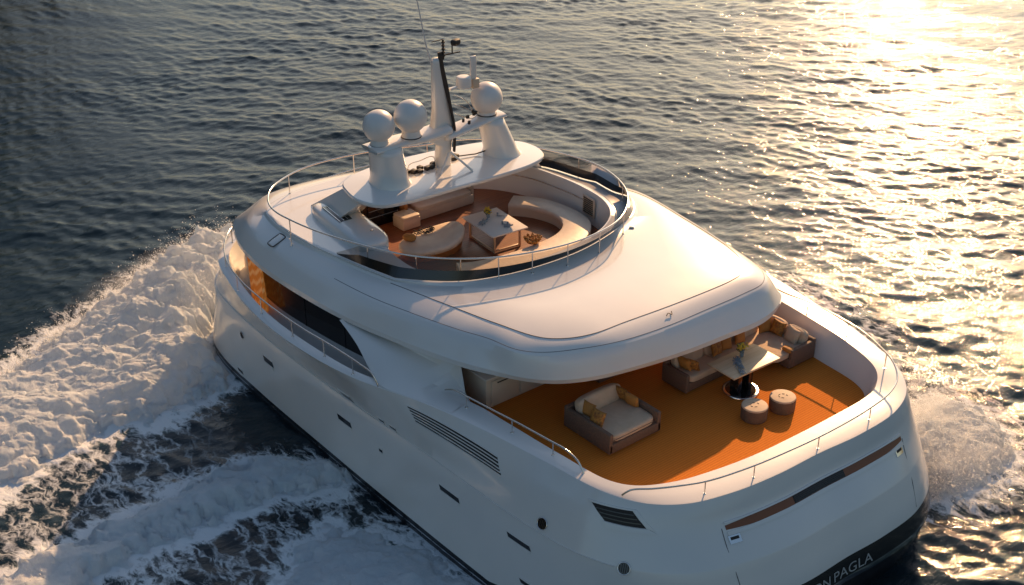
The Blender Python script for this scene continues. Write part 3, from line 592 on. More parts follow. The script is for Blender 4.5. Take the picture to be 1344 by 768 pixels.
ROOF_SH = [(3.77, -2.38, 5.75), (3.77, -0.92, 5.75), (3.79, 0.56, 5.75), (3.97, 2.05, 5.75), (4.28, 3.1, 5.75), (4.78, 4.02, 5.75), (5.35, 4.48, 5.75), (6.3, 4.73, 5.75), (7.18, 5.06, 5.75), (8.65, 5.48, 5.74), (10.33, 5.85, 5.72), (13.54, 6.12, 5.68), (15.43, 6.19, 5.66), (16.73, 5.99, 5.66), (17.42, 5.59, 5.66), (17.92, 5.07, 5.68), (18.41, 4.32, 5.68), (18.2, 1.2, 5.68), (17, -1.8, 5.68), (14, -4, 5.72), (12, -4.5, 5.75), (11.1, -5.04, 5.75), (8.42, -4.76, 5.75), (6.48, -4.4, 5.75), (4.82, -4.04, 5.75), (4.28, -3.79, 5.75), (3.86, -3.27, 5.75)]
ROOF_IN = [(4.48, -2.93, 5.95), (4.37, -2.4, 5.95), (4.35, -1.7, 5.95), (4.4, -0.04, 5.95), (4.51, 1.55, 5.95), (4.58, 2.6, 5.95), (4.82, 3.27, 5.95), (5.28, 3.78, 5.95), (6.62, 4.22, 5.95), (7.88, 4.53, 5.95), (9.48, 4.89, 5.94), (11.92, 5.41, 5.92), (14.65, 5.71, 5.88), (16.28, 5.56, 5.88), (17.36, 5.08, 5.88), (17.9, 3.9, 5.88), (17.6, 1.2, 5.88), (16, -1.8, 5.88), (14, -3.5, 5.92), (12, -4, 5.92), (10.56, -4.6, 5.92), (8.01, -4.32, 5.95), (5.68, -3.83, 5.95), (4.84, -3.39, 5.95)]
COAM = [(16.61, 5.29, 6.15), (15.54, 5.58, 6.15), (14.61, 5.71, 6.15), (12.11, 5.68, 6.15), (10.96, 5.4, 6.15), (10.16, 4.92, 6.15), (8.95, 3.72, 6.15), (8.44, 2.51, 6.15), (8.22, 1.03, 6.15), (8.27, -0.47, 6.15), (8.75, -2.29, 6.15), (9.31, -3.36, 6.15), (10.14, -3.99, 6.15), (10.8, -3.9, 6.15), (12.5, -4.0, 6.15), (14.5, -3.3, 6.15), (16.5, -1.2, 6.15), (17.2, 1.5, 6.15), (17.2, 4.0, 6.15)]
RAILO = [(15.58, 5.79, 6.75), (16.1, 5.52, 6.75), (16.68, 5.04, 6.75), (17.38, 3.47, 6.75), (17.25, 1.23, 6.75), (16.54, -0.72, 6.75), (16.24, -1.76, 6.75), (15.65, -2.6, 6.75), (13.88, -3.46, 6.75), (11.79, -3.94, 6.75), (10.34, -3.65, 6.75), (9.21, -2.98, 6.75), (8.25, -1.79, 6.75), (7.91, -0.71, 6.75), (7.88, 0.76, 6.75), (8.49, 2.74, 6.75), (9.68, 4.21, 6.75), (10.87, 4.92, 6.75), (12.92, 5.64, 6.75), (14.24, 5.87, 6.75), (14.97, 5.91, 6.75)]
WELL = [(15.0, 3.05, 6.17), (13.8, 3.5, 6.17), (12.3, 3.95, 6.17), (11.1, 4.2, 6.17), (10.1, 4.15, 6.17), (9.35, 3.6, 6.17), (8.8, 2.5, 6.17), (8.55, 1.1, 6.17), (8.6, -.3, 6.17), (8.85, -1.6, 6.24), (9.3, -2.35, 6.33), (10.1, -2.8, 6.38), (11.2, -2.95, 6.4), (12.3, -2.92, 6.4), (13.7, -2.7, 6.38), (14.9, -2.1, 6.3), (15.7, -1.0, 6.22), (16.0, .6, 6.17), (15.8, 2.1, 6.17)]
RN = 540
Q = lambda P: ring(P, RC, RN)
low, sh, rin, coam, rail, well = Q(ROOF_LOW), Q(ROOF_SH), Q(ROOF_IN), Q(COAM), Q(RAILO), Q(WELL)
def outw(r, d, c=RC): 
    v = r[:, :2]-np.array(c); v /= np.linalg.norm(v, axis=1)[:, None]; o = r.copy(); o[:, :2] += v*d; return o
# keep the shoulder inside the bulge and the inset line inside the shoulder
def inside(a, b, gap):
    c = np.array(RC); ra = np.linalg.norm(a[:, :2]-c, axis=1); rb = np.linalg.norm(b[:, :2]-c, axis=1); f = np.minimum(ra, rb-gap)/ra
    o = a.copy(); o[:, :2] = c+(a[:, :2]-c)*f[:, None]; return o
rin = inside(rin, sh, .3); coam = inside(coam, rin, .10); rin[:, 2] += .07; coam[:, 2] -= .02; sh[:, 2] += .03 
mid = mixr(low, sh, .5); mid[:, 2] = 5.32; mid = outw(mid, .10)
und = outw(low, -.35); und[:, 2] = 4.97
undc = outw(low, -.12); undc[:, 2] = 4.975
cb = outw(coam, -.10)
zr = lambda r, z: np.column_stack([r[:, :2], np.full(len(r), z)])
lowm = mixr(low, mid, .5); lowm = outw(lowm, .06)
shm = mixr(mid, sh, .62); shm = outw(shm, .03)
wellb = outw(well, -.10); wellb[:, 2] = 5.35
steps = [und, undc, low, lowm, mid, shm, sh, mixr(sh, rin, .06)+np.array([0, 0, .008]), mixr(sh, rin, .4)+np.array([0, 0, .03]), rin, mixr(rin, coam, .5)-np.array([0, 0, .01]), mixr(rin, coam, .88)-np.array([0, 0, .06]), outw(coam, .05)-np.array([0, 0, .02]), coam, cb, mixr(cb, well, .5)-np.array([0, 0, .01]), outw(well, .05), well, outw(well, -.02)-np.array([0, 0, .04]), mixr(well, wellb, .6), wellb]
roof = loft('roof', steps, GEL, yacht, angle=28)
cap('ceiling_lining', und, 4.968, CREAM, yacht, RC)
cap('flybridge_floor', wellb, 5.353, TEAK, yacht, RC)
# panel seams on the roof: thin dark beads sunk in the surface
def seam(P, r=.010, dz=.004, parent=roof, n=8):
    tube('panel_seam', [tuple(p+np.array([0, 0, dz])) for p in catmull(P, False, n)], r, SEAM, parent, seg=6)
def ringarc(r, a0, a1):
    a = np.degrees(np.arctan2(r[:, 1]-RC[1], r[:, 0]-RC[0])) % 360; k = np.argsort(a); r = r[k]; a = a[k]
    if a0 < a1: return r[(a >= a0) & (a <= a1)]
    return np.vstack([r[a >= a0], r[a <= a1]])
BV = BVHTree.FromPolygons([tuple(v.co) for v in roof.data.vertices], [tuple(p.vertices) for p in roof.data.polygons])
def drape(P, up_=.0, bv=BV, top=12):
    out = []
    for p in P:
        h = bv.ray_cast(Vector((p[0], p[1], top)), Vector((0, 0, -1))); out.append((p[0], p[1], (h[0].z if h[0] else p[2])+up_))
    return out
tube('panel_seam', drape(ringarc(rin, 95, 360), .0), .011, SEAM, roof, seg=6)
tube('panel_seam', drape(outw(ringarc(sh, 75, 330), -.10), .0), .008, SEAM, roof, seg=6)

# ------------------------------------------------------------------ yacht: details on the hull skin
def strip(name, top, bot, hit, off, m, parent, n=24, rows=3, thick=0.0):
    """sheet between two chains of (u, z) points, laid on the hull and lifted by off"""
    T = catmull([(p[0], p[1], 0) for p in top], False, 8); B = catmull([(p[0], p[1], 0) for p in bot], False, 8)
    def rs(C):
        d = np.concatenate([[0], np.cumsum(np.linalg.norm(np.diff(C, axis=0), axis=1))]); t = np.linspace(0, d[-1], n)
        return np.stack([np.interp(t, d, C[:, 0]), np.interp(t, d, C[:, 1])], 1)
    T, B = rs(T), rs(B); vs = []; nr = []
    for r in range(rows):
        q = r/(rows-1)
        for i in range(n):
            u, z = T[i]*(1-q)+B[i]*q; h, nn = hit(u, z)
            if nn.dot(cam.location-h) < 0: nn = -nn
            vs.append(h+nn*off); nr.append(nn)
    fs = [(r*n+i, r*n+i+1, (r+1)*n+i+1, (r+1)*n+i) for r in range(rows-1) for i in range(n-1)]
    if thick:
        k = len(vs); vs += [v-nn*thick for v, nn in zip(vs, nr)]
        edge = list(range(n))+[r*n+n-1 for r in range(1, rows)]+list(range(rows*n-2, (rows-1)*n-1, -1))+[r*n for r in range(rows-2, 0, -1)]
        for a, b in zip(edge, edge[1:]+edge[:1]): fs.append((a, b, b+k, a+k))
    return mesh(name, vs, fs, m, parent, angle=40)
def hull_window(x0, x1, z0, z1, label=None, slant=.08):
    """dark slot with a lit lower lip; x0 is the end nearer the bow"""
    fr = strip('window', [(x0, z1), (x1, z1)], [(x0-slant, z0), (x1-slant, z0)], port_hit, .008, DGLASS, hull, n=8, rows=2)
    s = .035
    strip('sill', [(x0-slant-.0, z0+.0), (x1-slant, z0)], [(x0-slant-.05, z0-.09), (x1-slant+.02, z0-.09)], port_hit, .022, GEL, fr, n=8, rows=2, thick=.03)
    strip('frame', [(x0+s, z1+s), (x1-s, z1+s)], [(x0, z1), (x1, z1)], port_hit, .014, GEL, fr, n=8, rows=2, thick=.02)
    return fr
hull_window(15.35, 14.75, 1.74, 1.92); hull_window(10.80, 10.28, 2.66, 2.86); hull_window(11.1, 10.42, 1.74, 1.90)
hull_window(6.33, 5.5, 1.88, 2.01); hull_window(3.58, 2.76, 1.96, 2.08)
hull_window(17.35, 17.0, .42, .52)
hull_window(9.0, 8.78, 2.70, 2.78, slant=.02); hull_window(8.52, 8.25, 2.70, 2.78, slant=.02); hull_window(9.02, 8.86, 1.68, 1.76, slant=.02)
hull_window(2.95, 2.5, .95, 1.05)
def porthole(x, z, r, sx=1.0):
    h, nn = port_hit(x, z)
    if nn.y < 0: nn = -nn
    rot = nn.to_track_quat('Z', 'Y').to_matrix().to_4x4(); M = Matrix.Translation(h) @ rot
    bm = bmesh.new(); bmesh.ops.create_cone(bm, cap_ends=True, segments=32, radius1=r, radius2=r, depth=.02, matrix=M @ Matrix.Translation((0, 0, .006)))
    p = bmobj('porthole', bm, DGLASS, hull)
    ringp = [M @ Vector((math.cos(a)*r, math.sin(a)*r, .018)) for a in np.linspace(0, 2*math.pi, 28, endpoint=False)]
    tube('rim', ringp, .013, CHROME, p, seg=8, closed=True)
    bm = bmesh.new()
    for k in range(5): box_bm(bm, M @ Vector(((k-2)*r*.36, 0, .02)), (.012, r*1.2, .012)) if False else tube_bm(bm, [M @ Vector(((k-2)*r*.34, -r*.75*math.cos((k-2)*.5), .02)), M @ Vector(((k-2)*r*.34, r*.75*math.cos((k-2)*.5), .02))], .008, 6)
    bmobj('grille', bm, MASTBLK, p)
porthole(2.5, 2.84, .15); porthole(.22, 2.62, .15); porthole(16.72, 2.0, .12)
# long louvre on the shoulder: dark backing under five white blades
P0, P1, P2, P3 = (7.55, 3.93), (4.42, 3.72), (4.10, 3.36), (7.2, 3.55)
lou = strip('air_louvre', [P0, P1], [P3, P2], port_hit, .006, DARK, hull, n=30, rows=5)
for k in range(6):
    a = k/5; b = a-.034; c_ = a+.034
    def lp(t): return [(P0[0]*(1-t)+P3[0]*t, P0[1]*(1-t)+P3[1]*t), (P1[0]*(1-t)+P2[0]*t, P1[1]*(1-t)+P2[1]*t)]
    strip('louvre_blade', lp(b), lp(c_), port_hit, .028, GEL, lou, n=30, rows=2, thick=.03)
# stern quarter lamp recess
q = strip('quarter_recess', [(1.48, 3.79), (.55, 3.86)], [(1.02, 3.50), (.16, 3.52)], port_hit, .006, DARK, hull, n=16, rows=3)
strip('sill', [(1.05, 3.49), (.12, 3.51)], [(.92, 3.36), (-.05, 3.42)], port_hit, .03, GEL, q, n=16, rows=2, thick=.035)
strip('frame', [(1.6, 3.83), (.50, 3.90)], [(1.48, 3.79), (.55, 3.86)], port_hit, .025, GEL, q, n=16, rows=2, thick=.03)
strip('frame', [(.55, 3.88), (.48, 3.90)], [(.16, 3.52), (-.02, 3.46)], port_hit, .025, GEL, q, n=8, rows=3, thick=.03)
for k in range(3):
    t_ = .25+.25*k; strip('vent_bar', [(1.48-.46*t_-.03, 3.79-.29*t_+.012), (.55-.39*t_+.03, 3.86-.34*t_+.012)], [(1.48-.46*t_-.03, 3.79-.29*t_-.012), (.55-.39*t_+.03, 3.86-.34*t_-.012)], port_hit, .014, BLACK, q, n=10, rows=2)
# fine raised chine line along the port and starboard side
kl = kno.copy(); kl[:, 2] += .02
sel = [i for i in range(HN) if kl[i][0] > .4 and kl[i][1] > 0]
tube('chine_line', [tuple(kl[i]) for i in sel[::3]], .018, GEL, hull, seg=6)
# transom slot, hatch seams, latches
zt = lambda y: 3.36+.02*math.cos(y)
Ys = np.linspace(3.2, -3.15, 9)
sl = strip('transom_slot', [(y, 3.44 if abs(y) < 3 else 3.40) for y in Ys], [(y, 3.27 if abs(y) < 3 else 3.31) for y in Ys], stern_hit, .006, COPPER, hull, n=60, rows=3)
strip('frame', [(y, 3.475) for y in Ys], [(y, 3.44) for y in Ys], stern_hit, .03, GEL, sl, n=60, rows=2, thick=.04)
strip('sill', [(y, 3.27) for y in Ys], [(y, 3.19) for y in Ys], stern_hit, .02, GEL, sl, n=60, rows=2, thick=.03)
gr = strip('slot_grille', [(1.1, 3.43), (-.75, 3.43)], [(1.1, 3.28), (-.75, 3.28)], stern_hit, .010, DARK, sl, n=24, rows=2)
for k in range(4):
    z_ = 3.30+k*.035; strip('grille_bar', [(1.08, z_+.007), (-.73, z_+.007)], [(1.08, z_-.007), (-.73, z_-.007)], stern_hit, .02, BLACK, gr, n=24, rows=2, thick=.012)
def stern_line(P, r=.010):
    out = []
    for y, z in P:
        h, nn = stern_hit(y, z); out.append(h)
    tube('hatch_seam', catmull(out, False, 8), r, SEAM, hull, seg=6)
stern_line([(3.3, 3.36), (3.34, 3.0), (3.34, 2.4), (3.3, 1.75)]); stern_line([(-3.2, 3.33), (-3.12, 3.0), (-3.03, 2.4), (-2.95, 1.75)])
for y, z in ((3.07, 3.10), (-2.88, 3.15)):
    sg = 1 if y > 0 else -1
    lt = strip('hatch_latch', [(y+.16, z+.085), (y-.16, z+.085)], [(y+.16, z-.085), (y-.16, z-.085)], stern_hit, .018, CHROME, hull, n=6, rows=2, thick=.02)
    strip('latch_recess', [(y+.11, z+.05), (y-.11, z+.05)], [(y+.11, z-.01), (y-.11, z-.01)], stern_hit, .024, DARK, lt, n=6, rows=2)
# name on the black band
for word, y0, wd in (('EPOON', 2.15, 1.48), ('PAGLA', .55, 1.48)):
    fc = bpy.data.curves.new('name_lettering', 'FONT'); fc.body = word; fc.size = 0.42; fc.space_character = 1.03
    fo = bpy.data.objects.new('tmp_text', fc); COL.objects.link(fo)
    dg = bpy.context.evaluated_depsgraph_get(); tm = bpy.data.meshes.new_from_object(fo.evaluated_get(dg)); bpy.data.objects.remove(fo)
    W_ = max(v.co.x for v in tm.vertices)
    for v in tm.vertices:
        h, nn = stern_hit(y0-v.co.x*(wd/W_), 1.17+v.co.y*.92); nn = nn if nn.x < 0 else -nn; v.co = h+nn*.012
    tm.materials.clear(); tm.materials.append(SILV); link('name_lettering', tm, hull)
# chine seams on the port quarter
# ------------------------------------------------------------------ yacht: rails
def railing(name, P, posts, r=.022, parent=None, closed=False, mid=None, foot=None):
    C_ = catmull(P, closed, 10)
    rl = tube(name, C_, r, STEEL, parent or yacht, seg=8, closed=closed)
    for (x, y, z, zb_) in posts:
        bm = bmesh.new(); tube_bm(bm, [(x, y, zb_), (x, y, z)], .016, 8); cyl_bm(bm, (x, y, zb_), .045, .035, .02, 12)
        bmobj('post', bm, STEEL, rl)
    return rl
HBB = HB
def topz(x, y, bv, z0=12, default=4.1):
    h = bv.ray_cast(Vector((x, y, z0)), Vector((0, 0, -1))); return h[0].z if h[0] else default
AR = [(4.9, -4.85, 4.82), (4.39, -4.85, 4.8), (3.49, -4.95, 4.8), (1.79, -4.86, 4.77), (0.84, -4.6, 4.72), (0.12, -4.28, 4.65), (-0.36, -3.84, 4.55), (-0.64, -3.16, 4.5), (-0.74, -2.14, 4.45), (-0.74, -0.62, 4.42), (-0.66, 0.73, 4.42), (-0.51, 2.08, 4.42), (-0.26, 3.26, 4.42), (0.02, 4.0, 4.45), (0.34, 4.5, 4.42), (0.74, 4.82, 4.3), (0.9, 4.95, 4.12)]
posts = [(3.62, -4.94), (2.1, -4.9), (.45, -4.44), (-.73, -2.3), (-.72, -.2), (-.53, 1.9), (-.24, 3.3)]
def interz(P, x, y):
    C_ = catmull(P, False, 10); k = np.argmin(np.hypot(C_[:, 0]-x, C_[:, 1]-y)); return C_[k]
ps = []
for x, y in posts: c_ = interz(AR, x, y); ps.append((c_[0], c_[1], c_[2], topz(c_[0], c_[1], HB)-.01))
railing('stern_rail', AR, ps, .024)
PR = [(7.0, 5.62, 4.32), (6.65, 5.58, 4.47), (6.1, 5.55, 4.52), (5.12, 5.42, 4.52), (4.29, 5.3, 4.52), (3.35, 5.2, 4.52), (2.7, 5.12, 4.5), (2.3, 5.1, 4.38), (2.1, 5.08, 4.12)]
ps = []
for x in (6.2, 4.5, 3.1): c_ = interz(PR, x, 5.4); ps.append((c_[0], c_[1], c_[2], topz(c_[0], c_[1], HB)-.01))
railing('port_rail', PR, ps, .024)
BR = [(19.6, -4.2, 4.75), (20.2, -2.2, 4.75), (20.4, .2, 4.75), (20.1, 2.6, 4.75), (19.4, 4.6, 4.75), (18.7, 5.62, 4.75), (18.0, 6.2, 4.75), (17.3, 6.6, 4.75), (16.5, 6.9, 4.75), (15.2, 7.15, 4.75), (13.3, 7.26, 4.75), (11.4, 7.2, 4.75), (10.4, 7.1, 4.75), (9.1, 6.98, 4.7), (8.5, 6.9, 4.58), (8.35, 6.85, 4.25)]
ps = []
for x, y in ((20.3, -1.5), (20.1, 2.6), (18.7, 5.6), (17.3, 6.6), (15.6, 7.1), (13.8, 7.24), (12.2, 7.24), (10.6, 7.1), (9.3, 7.0)): c_ = interz(BR, x, y); ps.append((c_[0], c_[1], c_[2], topz(c_[0], c_[1], HB)-.01))
railing('bow_rail', BR, ps, .022)
rl = rail.copy(); rP = [tuple(p) for p in rl[::6]]
ps = []
for a in (25, 52, 80, 102, 124, 146, 168, 192, 214, 236, 262, 290, 318, 342, 4):
    k = int(((a+180) % 360)/360*RN) % RN; p = rl[k]; q_ = coam[k]; b_ = p*.35+q_*.65; 
    ps.append((p[0], p[1], p[2], topz(p[0], p[1], BV, 12, 6.0)-.01))
railing('flybridge_rail', rP, ps, .026, closed=True)
# tinted wind screen between coaming and rail, from the port side round the stern to starboard
def arc_idx(a0, a1): 
    i0 = int(((a0+180) % 360)/360*RN); i1 = int(((a1+180) % 360)/360*RN)
    if i1 <= i0: i1 += RN
    return np.arange(i0, i1+1) % RN
ii = arc_idx(66, 326)
gt = rl[ii]-np.array([0, 0, .05]); gb = outw(coam, -.02)[ii]+np.array([0, 0, .012])
t0 = np.minimum(1, np.minimum(np.arange(len(ii)), np.arange(len(ii))[::-1])/16.0)
gtop = gb+(gt-gb)*(.12+.88*t0)[:, None]
scr = loft('wind_screen', [gb+(gtop-gb)*.49, gtop], TINT, yacht, angle=None, close=False)
loft('screen_base', [gb, gb+(gtop-gb)*.50], BLACK, scr, angle=None, close=False)

# ------------------------------------------------------------------ yacht: main deck house under the roof
hs = outw(low, -.42); 
def part_ring(cond): 
    k = [i for i in range(RN) if cond(hs[i])]
    # rotate so that the run is continuous
    br = [j for j in range(len(k)) if (k[j]-k[j-1]) % RN != 1]
    s = br[0] if br else 0; return hs[k[s:]+k[:s]]
wallr = part_ring(lambda p: p[0] > 8.3)
lo_, hi_ = wallr.copy(), wallr.copy(); lo_[:, 2] = 3.504; hi_[:, 2] = 4.98
zmid = lo_.copy(); zmid[:, 2] = 3.72
house = loft('deck_house', [lo_, zmid], GEL, yacht, angle=40, close=False)
fore = [i for i in range(len(wallr))]
# glass band, with the forward port corner left to the curtained saloon window
gA = zmid; win = loft('side_glass', [gA, hi_], DGLASS, house, angle=40, close=False)
for i in range(10, len(wallr)-10, 28):
    p = wallr[i]; tube('mullion', [(p[0], p[1], 3.72), (p[0], p[1], 4.98)], .02, BLACK, house, seg=6)
box('aft_bulkhead', (8.35, .2, 4.24), (.08, 10.0, 1.47), COPPER, house, bev=.005)
for k in range(4):
    d = box('sliding_door', (8.28, -2.6+k*1.25, 4.2), (.05, 1.2, 1.38), DGLASS, house, bev=.004)
# pleated orange curtain behind the port forward corner, sunlight put in as pale streaks and faint glow
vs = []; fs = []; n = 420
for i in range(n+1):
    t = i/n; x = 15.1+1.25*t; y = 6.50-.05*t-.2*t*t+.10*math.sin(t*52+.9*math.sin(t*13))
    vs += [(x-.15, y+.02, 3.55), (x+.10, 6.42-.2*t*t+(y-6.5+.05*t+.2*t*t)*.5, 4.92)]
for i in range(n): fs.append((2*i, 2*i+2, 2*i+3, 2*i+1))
GLOWC = mat('painted_glow_curtain', (0.72, 0.26, 0.03), 0.8)
_q = GLOWC.node_tree.nodes['Principled BSDF']; _q.inputs['Emission Color'].default_value = (1, .33, .05, 1)
_w = GLOWC.node_tree.nodes.new('ShaderNodeTexWave'); _w.inputs['Scale'].default_value = 2.6; _w.inputs['Distortion'].default_value = .7; _w.inputs['Detail'].default_value = 2; _w.inputs['Detail Scale'].default_value = 1.5
_c = GLOWC.node_tree.nodes.new('ShaderNodeValToRGB'); _c.color_ramp.elements[0].color = (.50, .13, .012, 1); _c.color_ramp.elements[1].color = (.85, .62, .30, 1); _c.color_ramp.elements[0].position = .35  # pale stripes painted as sun coming through the pleats
_m = GLOWC.node_tree.nodes.new('ShaderNodeMapping'); _m.inputs['Rotation'].default_value = (0, math.radians(12), 0); _tt = GLOWC.node_tree.nodes.new('ShaderNodeTexCoord'); _k = GLOWC.node_tree.links
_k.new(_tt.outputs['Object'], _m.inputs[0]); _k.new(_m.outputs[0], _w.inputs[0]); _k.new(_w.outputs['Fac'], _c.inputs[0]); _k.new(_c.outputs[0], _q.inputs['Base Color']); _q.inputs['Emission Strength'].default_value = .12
mesh('curtain', vs, fs, GLOWC, house)
lamp = cyl('added_ceiling_lamp', (17.0, 5.3, 4.93), .10, .10, .035, WHITEC, house, seg=20)  # added fitting that carries the fill light under the bow roof
ld = bpy.data.lights.new('foredeck_fill_light', 'POINT'); ld.energy = 90; ld.color = (1, .62, .28); ld.shadow_soft_size = .12  # warm fill in place of sunlight that misses this corner
lo = bpy.data.objects.new('fill_light', ld); COL.objects.link(lo); lo.parent = lamp; lo.location = (17.0, 5.3, 4.82)
# wing wall flowing from the roof edge down to the aft shoulder
U = catmull([(10.85, 6.2, 4.985), (9.82, 6.15, 4.9), (8.96, 6.05, 4.74), (8.33, 5.88, 4.52), (7.7, 5.70, 4.31), (7.11, 5.50, 4.19), (6.3, 5.42, 4.165)], False, 8)
Lw = catmull([(10.95, 6.36, 4.975), (9.9, 6.50, 4.74), (9.1, 6.66, 4.46), (8.40, 6.76, 4.24), (7.7, 6.52, 4.18), (7.06, 6.24, 4.165), (6.22, 6.0, 4.14)], False, 8)
Wi = catmull([(10.8, 5.9, 4.985), (9.7, 5.7, 4.985), (8.6, 5.35, 4.985), (7.8, 5.1, 4.985), (7.3, 4.95, 4.97), (7.0, 5.05, 4.6), (6.6, 5.25, 4.2)], False, 8)
In2 = Lw-np.array([0, .10, .0]); In2[:, 2] -= .14
mu = mixr(U, Wi, .5); mu[:, 1] -= .12; mu[:, 2] -= .10
wing = loft('wing_wall', [In2, Lw, mixr(Lw, U, .5)+np.array([0, .02, .03]), U, mu, Wi], GEL, yacht, angle=32, close=False)

# ------------------------------------------------------------------ yacht: hardtop, arch, domes, mast
HT = [(14.15, 4.04), (13.60, 4.28), (12.75, 4.37), (12.1, 4.05), (11.84, 3.16), (11.76, 1.57), (11.68, -.10), (11.75, -1.36), (12.05, -2.02), (12.67, -2.3), (13.5, -2.15), (14.1, -1.29), (14.55, .68), (14.61, 2.92)]
HTC = (13.1, 1.0); ht = ring([(x, y, 7.45) for x, y in HT], HTC, 160)
hz = lambda r, z, d: np.column_stack([outw(r, d, HTC)[:, :2], np.full(len(r), z)])
hard = loft('hardtop', [hz(ht, 7.31, -.9), hz(ht, 7.31, -.25), hz(ht, 7.33, -.03), hz(ht, 7.38, .0), hz(ht, 7.43, .0), hz(ht, 7.46, -.03), hz(ht, 7.485, -.5), hz(ht, 7.49, -1.0)], GEL, yacht, angle=30)
cap('hardtop_top', hz(ht, 7.49, -1.0), 7.49, GEL, hard, HTC); cap('hardtop_underside', hz(ht, 7.31, -.9), 7.31, CREAM, hard, HTC)
def leg4(name, A, B, m, parent):              # prism between two quads
    bm = bmesh.new(); a = [bm.verts.new(p) for p in A]; b = [bm.verts.new(p) for p in B]
    bm.faces.new(a); bm.faces.new(b)
    for i in range(4): bm.faces.new((a[i], a[(i+1) % 4], b[(i+1) % 4], b[i]))
    bmesh.ops.bevel(bm, geom=bm.edges[:], offset=.04, segments=3, profile=.5, affect='EDGES'); return bmobj(name, bm, m, parent)
leg4('arch_leg', [(12.9, 4.05, 7.36), (14.1, 3.8, 7.36), (14.1, 3.3, 7.36), (12.9, 3.5, 7.36)], [(14.3, 4.55, 6.1), (16.0, 4.2, 6.1), (15.9, 3.2, 6.1), (14.5, 3.35, 6.1)], GEL, hard)
leg4('arch_leg', [(12.7, -2.0, 7.36), (13.8, -1.7, 7.36), (13.7, -1.3, 7.36), (12.7, -1.5, 7.36)], [(13.6, -3.3, 6.2), (15.2, -2.6, 6.2), (14.9, -2.2, 6.2), (13.6, -2.85, 6.3)], GEL, hard)
def pedestal(bx, by, tx, ty, zt_, rb, rt):
    n = 32; rows = []
    for t in np.linspace(0, 1, 7):
        r = rb*(1-t)+rt*t + .10*max(0, .12-t)/.12*.6
        rows.append(np.array([(bx*(1-t)+tx*t+r*math.cos(a)*1.12, by*(1-t)+ty*t+r*math.sin(a)*.92, 7.47*(1-t)+zt_*t) for a in np.linspace(0, 2*math.pi, n, endpoint=False)]))
    return loft('dome_pedestal', rows, GEL, hard, angle=None, cap='last')
pedestal(13.25, 2.95, 13.2, 3.1, 8.68, .60, .50); pedestal(13.05, -1.15, 13.0, -.62, 8.78, .56, .42)
def wingbeam(P, hw, ht_, name='mast_beam'):
    rows = []; n = 20
    C_ = catmull(P, False, 8)
    for i, p in enumerate(C_):
        t = i/(len(C_)-1); a = hw[0]*(1-t)+hw[1]*t; b = ht_[0]*(1-t)+ht_[1]*t
        rows.append(np.array([(p[0]+a*math.copysign(abs(math.cos(q))**.7, math.cos(q)), p[1], p[2]+b*math.copysign(abs(math.sin(q))**.8, math.sin(q))) for q in np.linspace(0, 2*math.pi, n, endpoint=False)]))
    o = loft(name, rows, GEL, hard, angle=None, cap='last'); return o
wingbeam([(13.2, 3.65, 8.70), (13.2, 2.8, 8.72), (13.15, 1.9, 8.70), (13.1, 1.0, 8.78)], (.42, .40), (.07, .16))
wingbeam([(13.0, -.98, 8.84), (13.0, -.4, 8.80), (13.05, .4, 8.66), (13.1, 1.1, 8.55)], (.42, .34), (.07, .13))
def dome(x, y, z, r, zb_):
    bm = bmesh.new(); prof = []
    for k in range(25):
        a = math.pi*k/24*.86; prof.append((math.sin(a)*r, z+math.cos(a)*r*1.0))
    rows = [np.array([(x+rr*math.cos(t), y+rr*math.sin(t), zz) for t in np.linspace(0, 2*math.pi, 40, endpoint=False)]) for rr, zz in [(max(p[0], .001), p[1]) for p in prof]]
    d = loft('satellite_dome', rows, DOMEM, hard, angle=None)
    cyl('dome_base', (x, y, zb_), r*.62, r*.52, z-r*.86-zb_+.03, DOMEM, d, bev=.01)
    tube('dome_joint', [(x+math.cos(t)*r*.995, y+math.sin(t)*r*.995, z-.03) for t in np.linspace(0, 2*math.pi, 40, endpoint=False)], .006, DOMEM, d, seg=6, closed=True)
    tube('base_ring', [(x+math.cos(t)*r*.60, y+math.sin(t)*r*.60, zb_+.05) for t in np.linspace(0, 2*math.pi, 32, endpoint=False)], .018, MASTBLK, d, seg=6, closed=True)
dome(13.22, 3.27, 9.34, .47, 8.72); dome(13.0, 2.30, 9.47, .49, 8.80); dome(12.98, -.5, 9.42, .49, 8.86)
# mast: tapered plate on a narrow leg
def plate(rows_): return [np.array([(x-a, y0, z), (x-a*.3, y0-.0+(y1-y0)*.5-.5*(y1-y0)*0, z), (x-a, y1, z), (x+a, y1, z), (x+a, y0, z)]) for (x, y0, y1, a, z) in rows_]
rows = []
for (x, y0, y1, a, z) in [(13.35, .72, 1.18, .22, 7.45), (13.25, .74, 1.18, .20, 8.2), (13.2, .70, 1.75, .22, 8.55), (13.15, .72, 1.45, .20, 8.9), (13.1, .85, 1.42, .16, 9.4), (13.05, 1.0, 1.45, .13, 10.2), (13.0, 1.14, 1.48, .10, 10.9), (13.0, 1.18, 1.46, .09, 11.02)]:
    m_ = (y0+y1)/2; h_ = (y1-y0)/2
    rows.append(np.array([(x+a*math.copysign(abs(math.cos(q))**.55, math.cos(q)), m_+h_*math.copysign(abs(math.sin(q))**.55, math.sin(q)), z) for q in np.linspace(0, 2*math.pi, 28, endpoint=False)]))
mast = loft('mast', rows, GEL, hard, angle=None, cap='last')
rr = random.Random(3)
for k in range(3):
    P = [(13.05-.05*k, .72+.03*k, 8.0), (12.98-.05*k, .74+.03*k, 8.8), (12.93-.03*k, .88+.03*k, 9.4), (12.92, 1.03+.04*k, 10.2), (12.92, 1.16+.04*k, 10.8), (12.93, 1.20+.04*k, 11.2)]
    tube('mast_cable', catmull(P, False, 6), .042, MASTBLK, mast, seg=6)
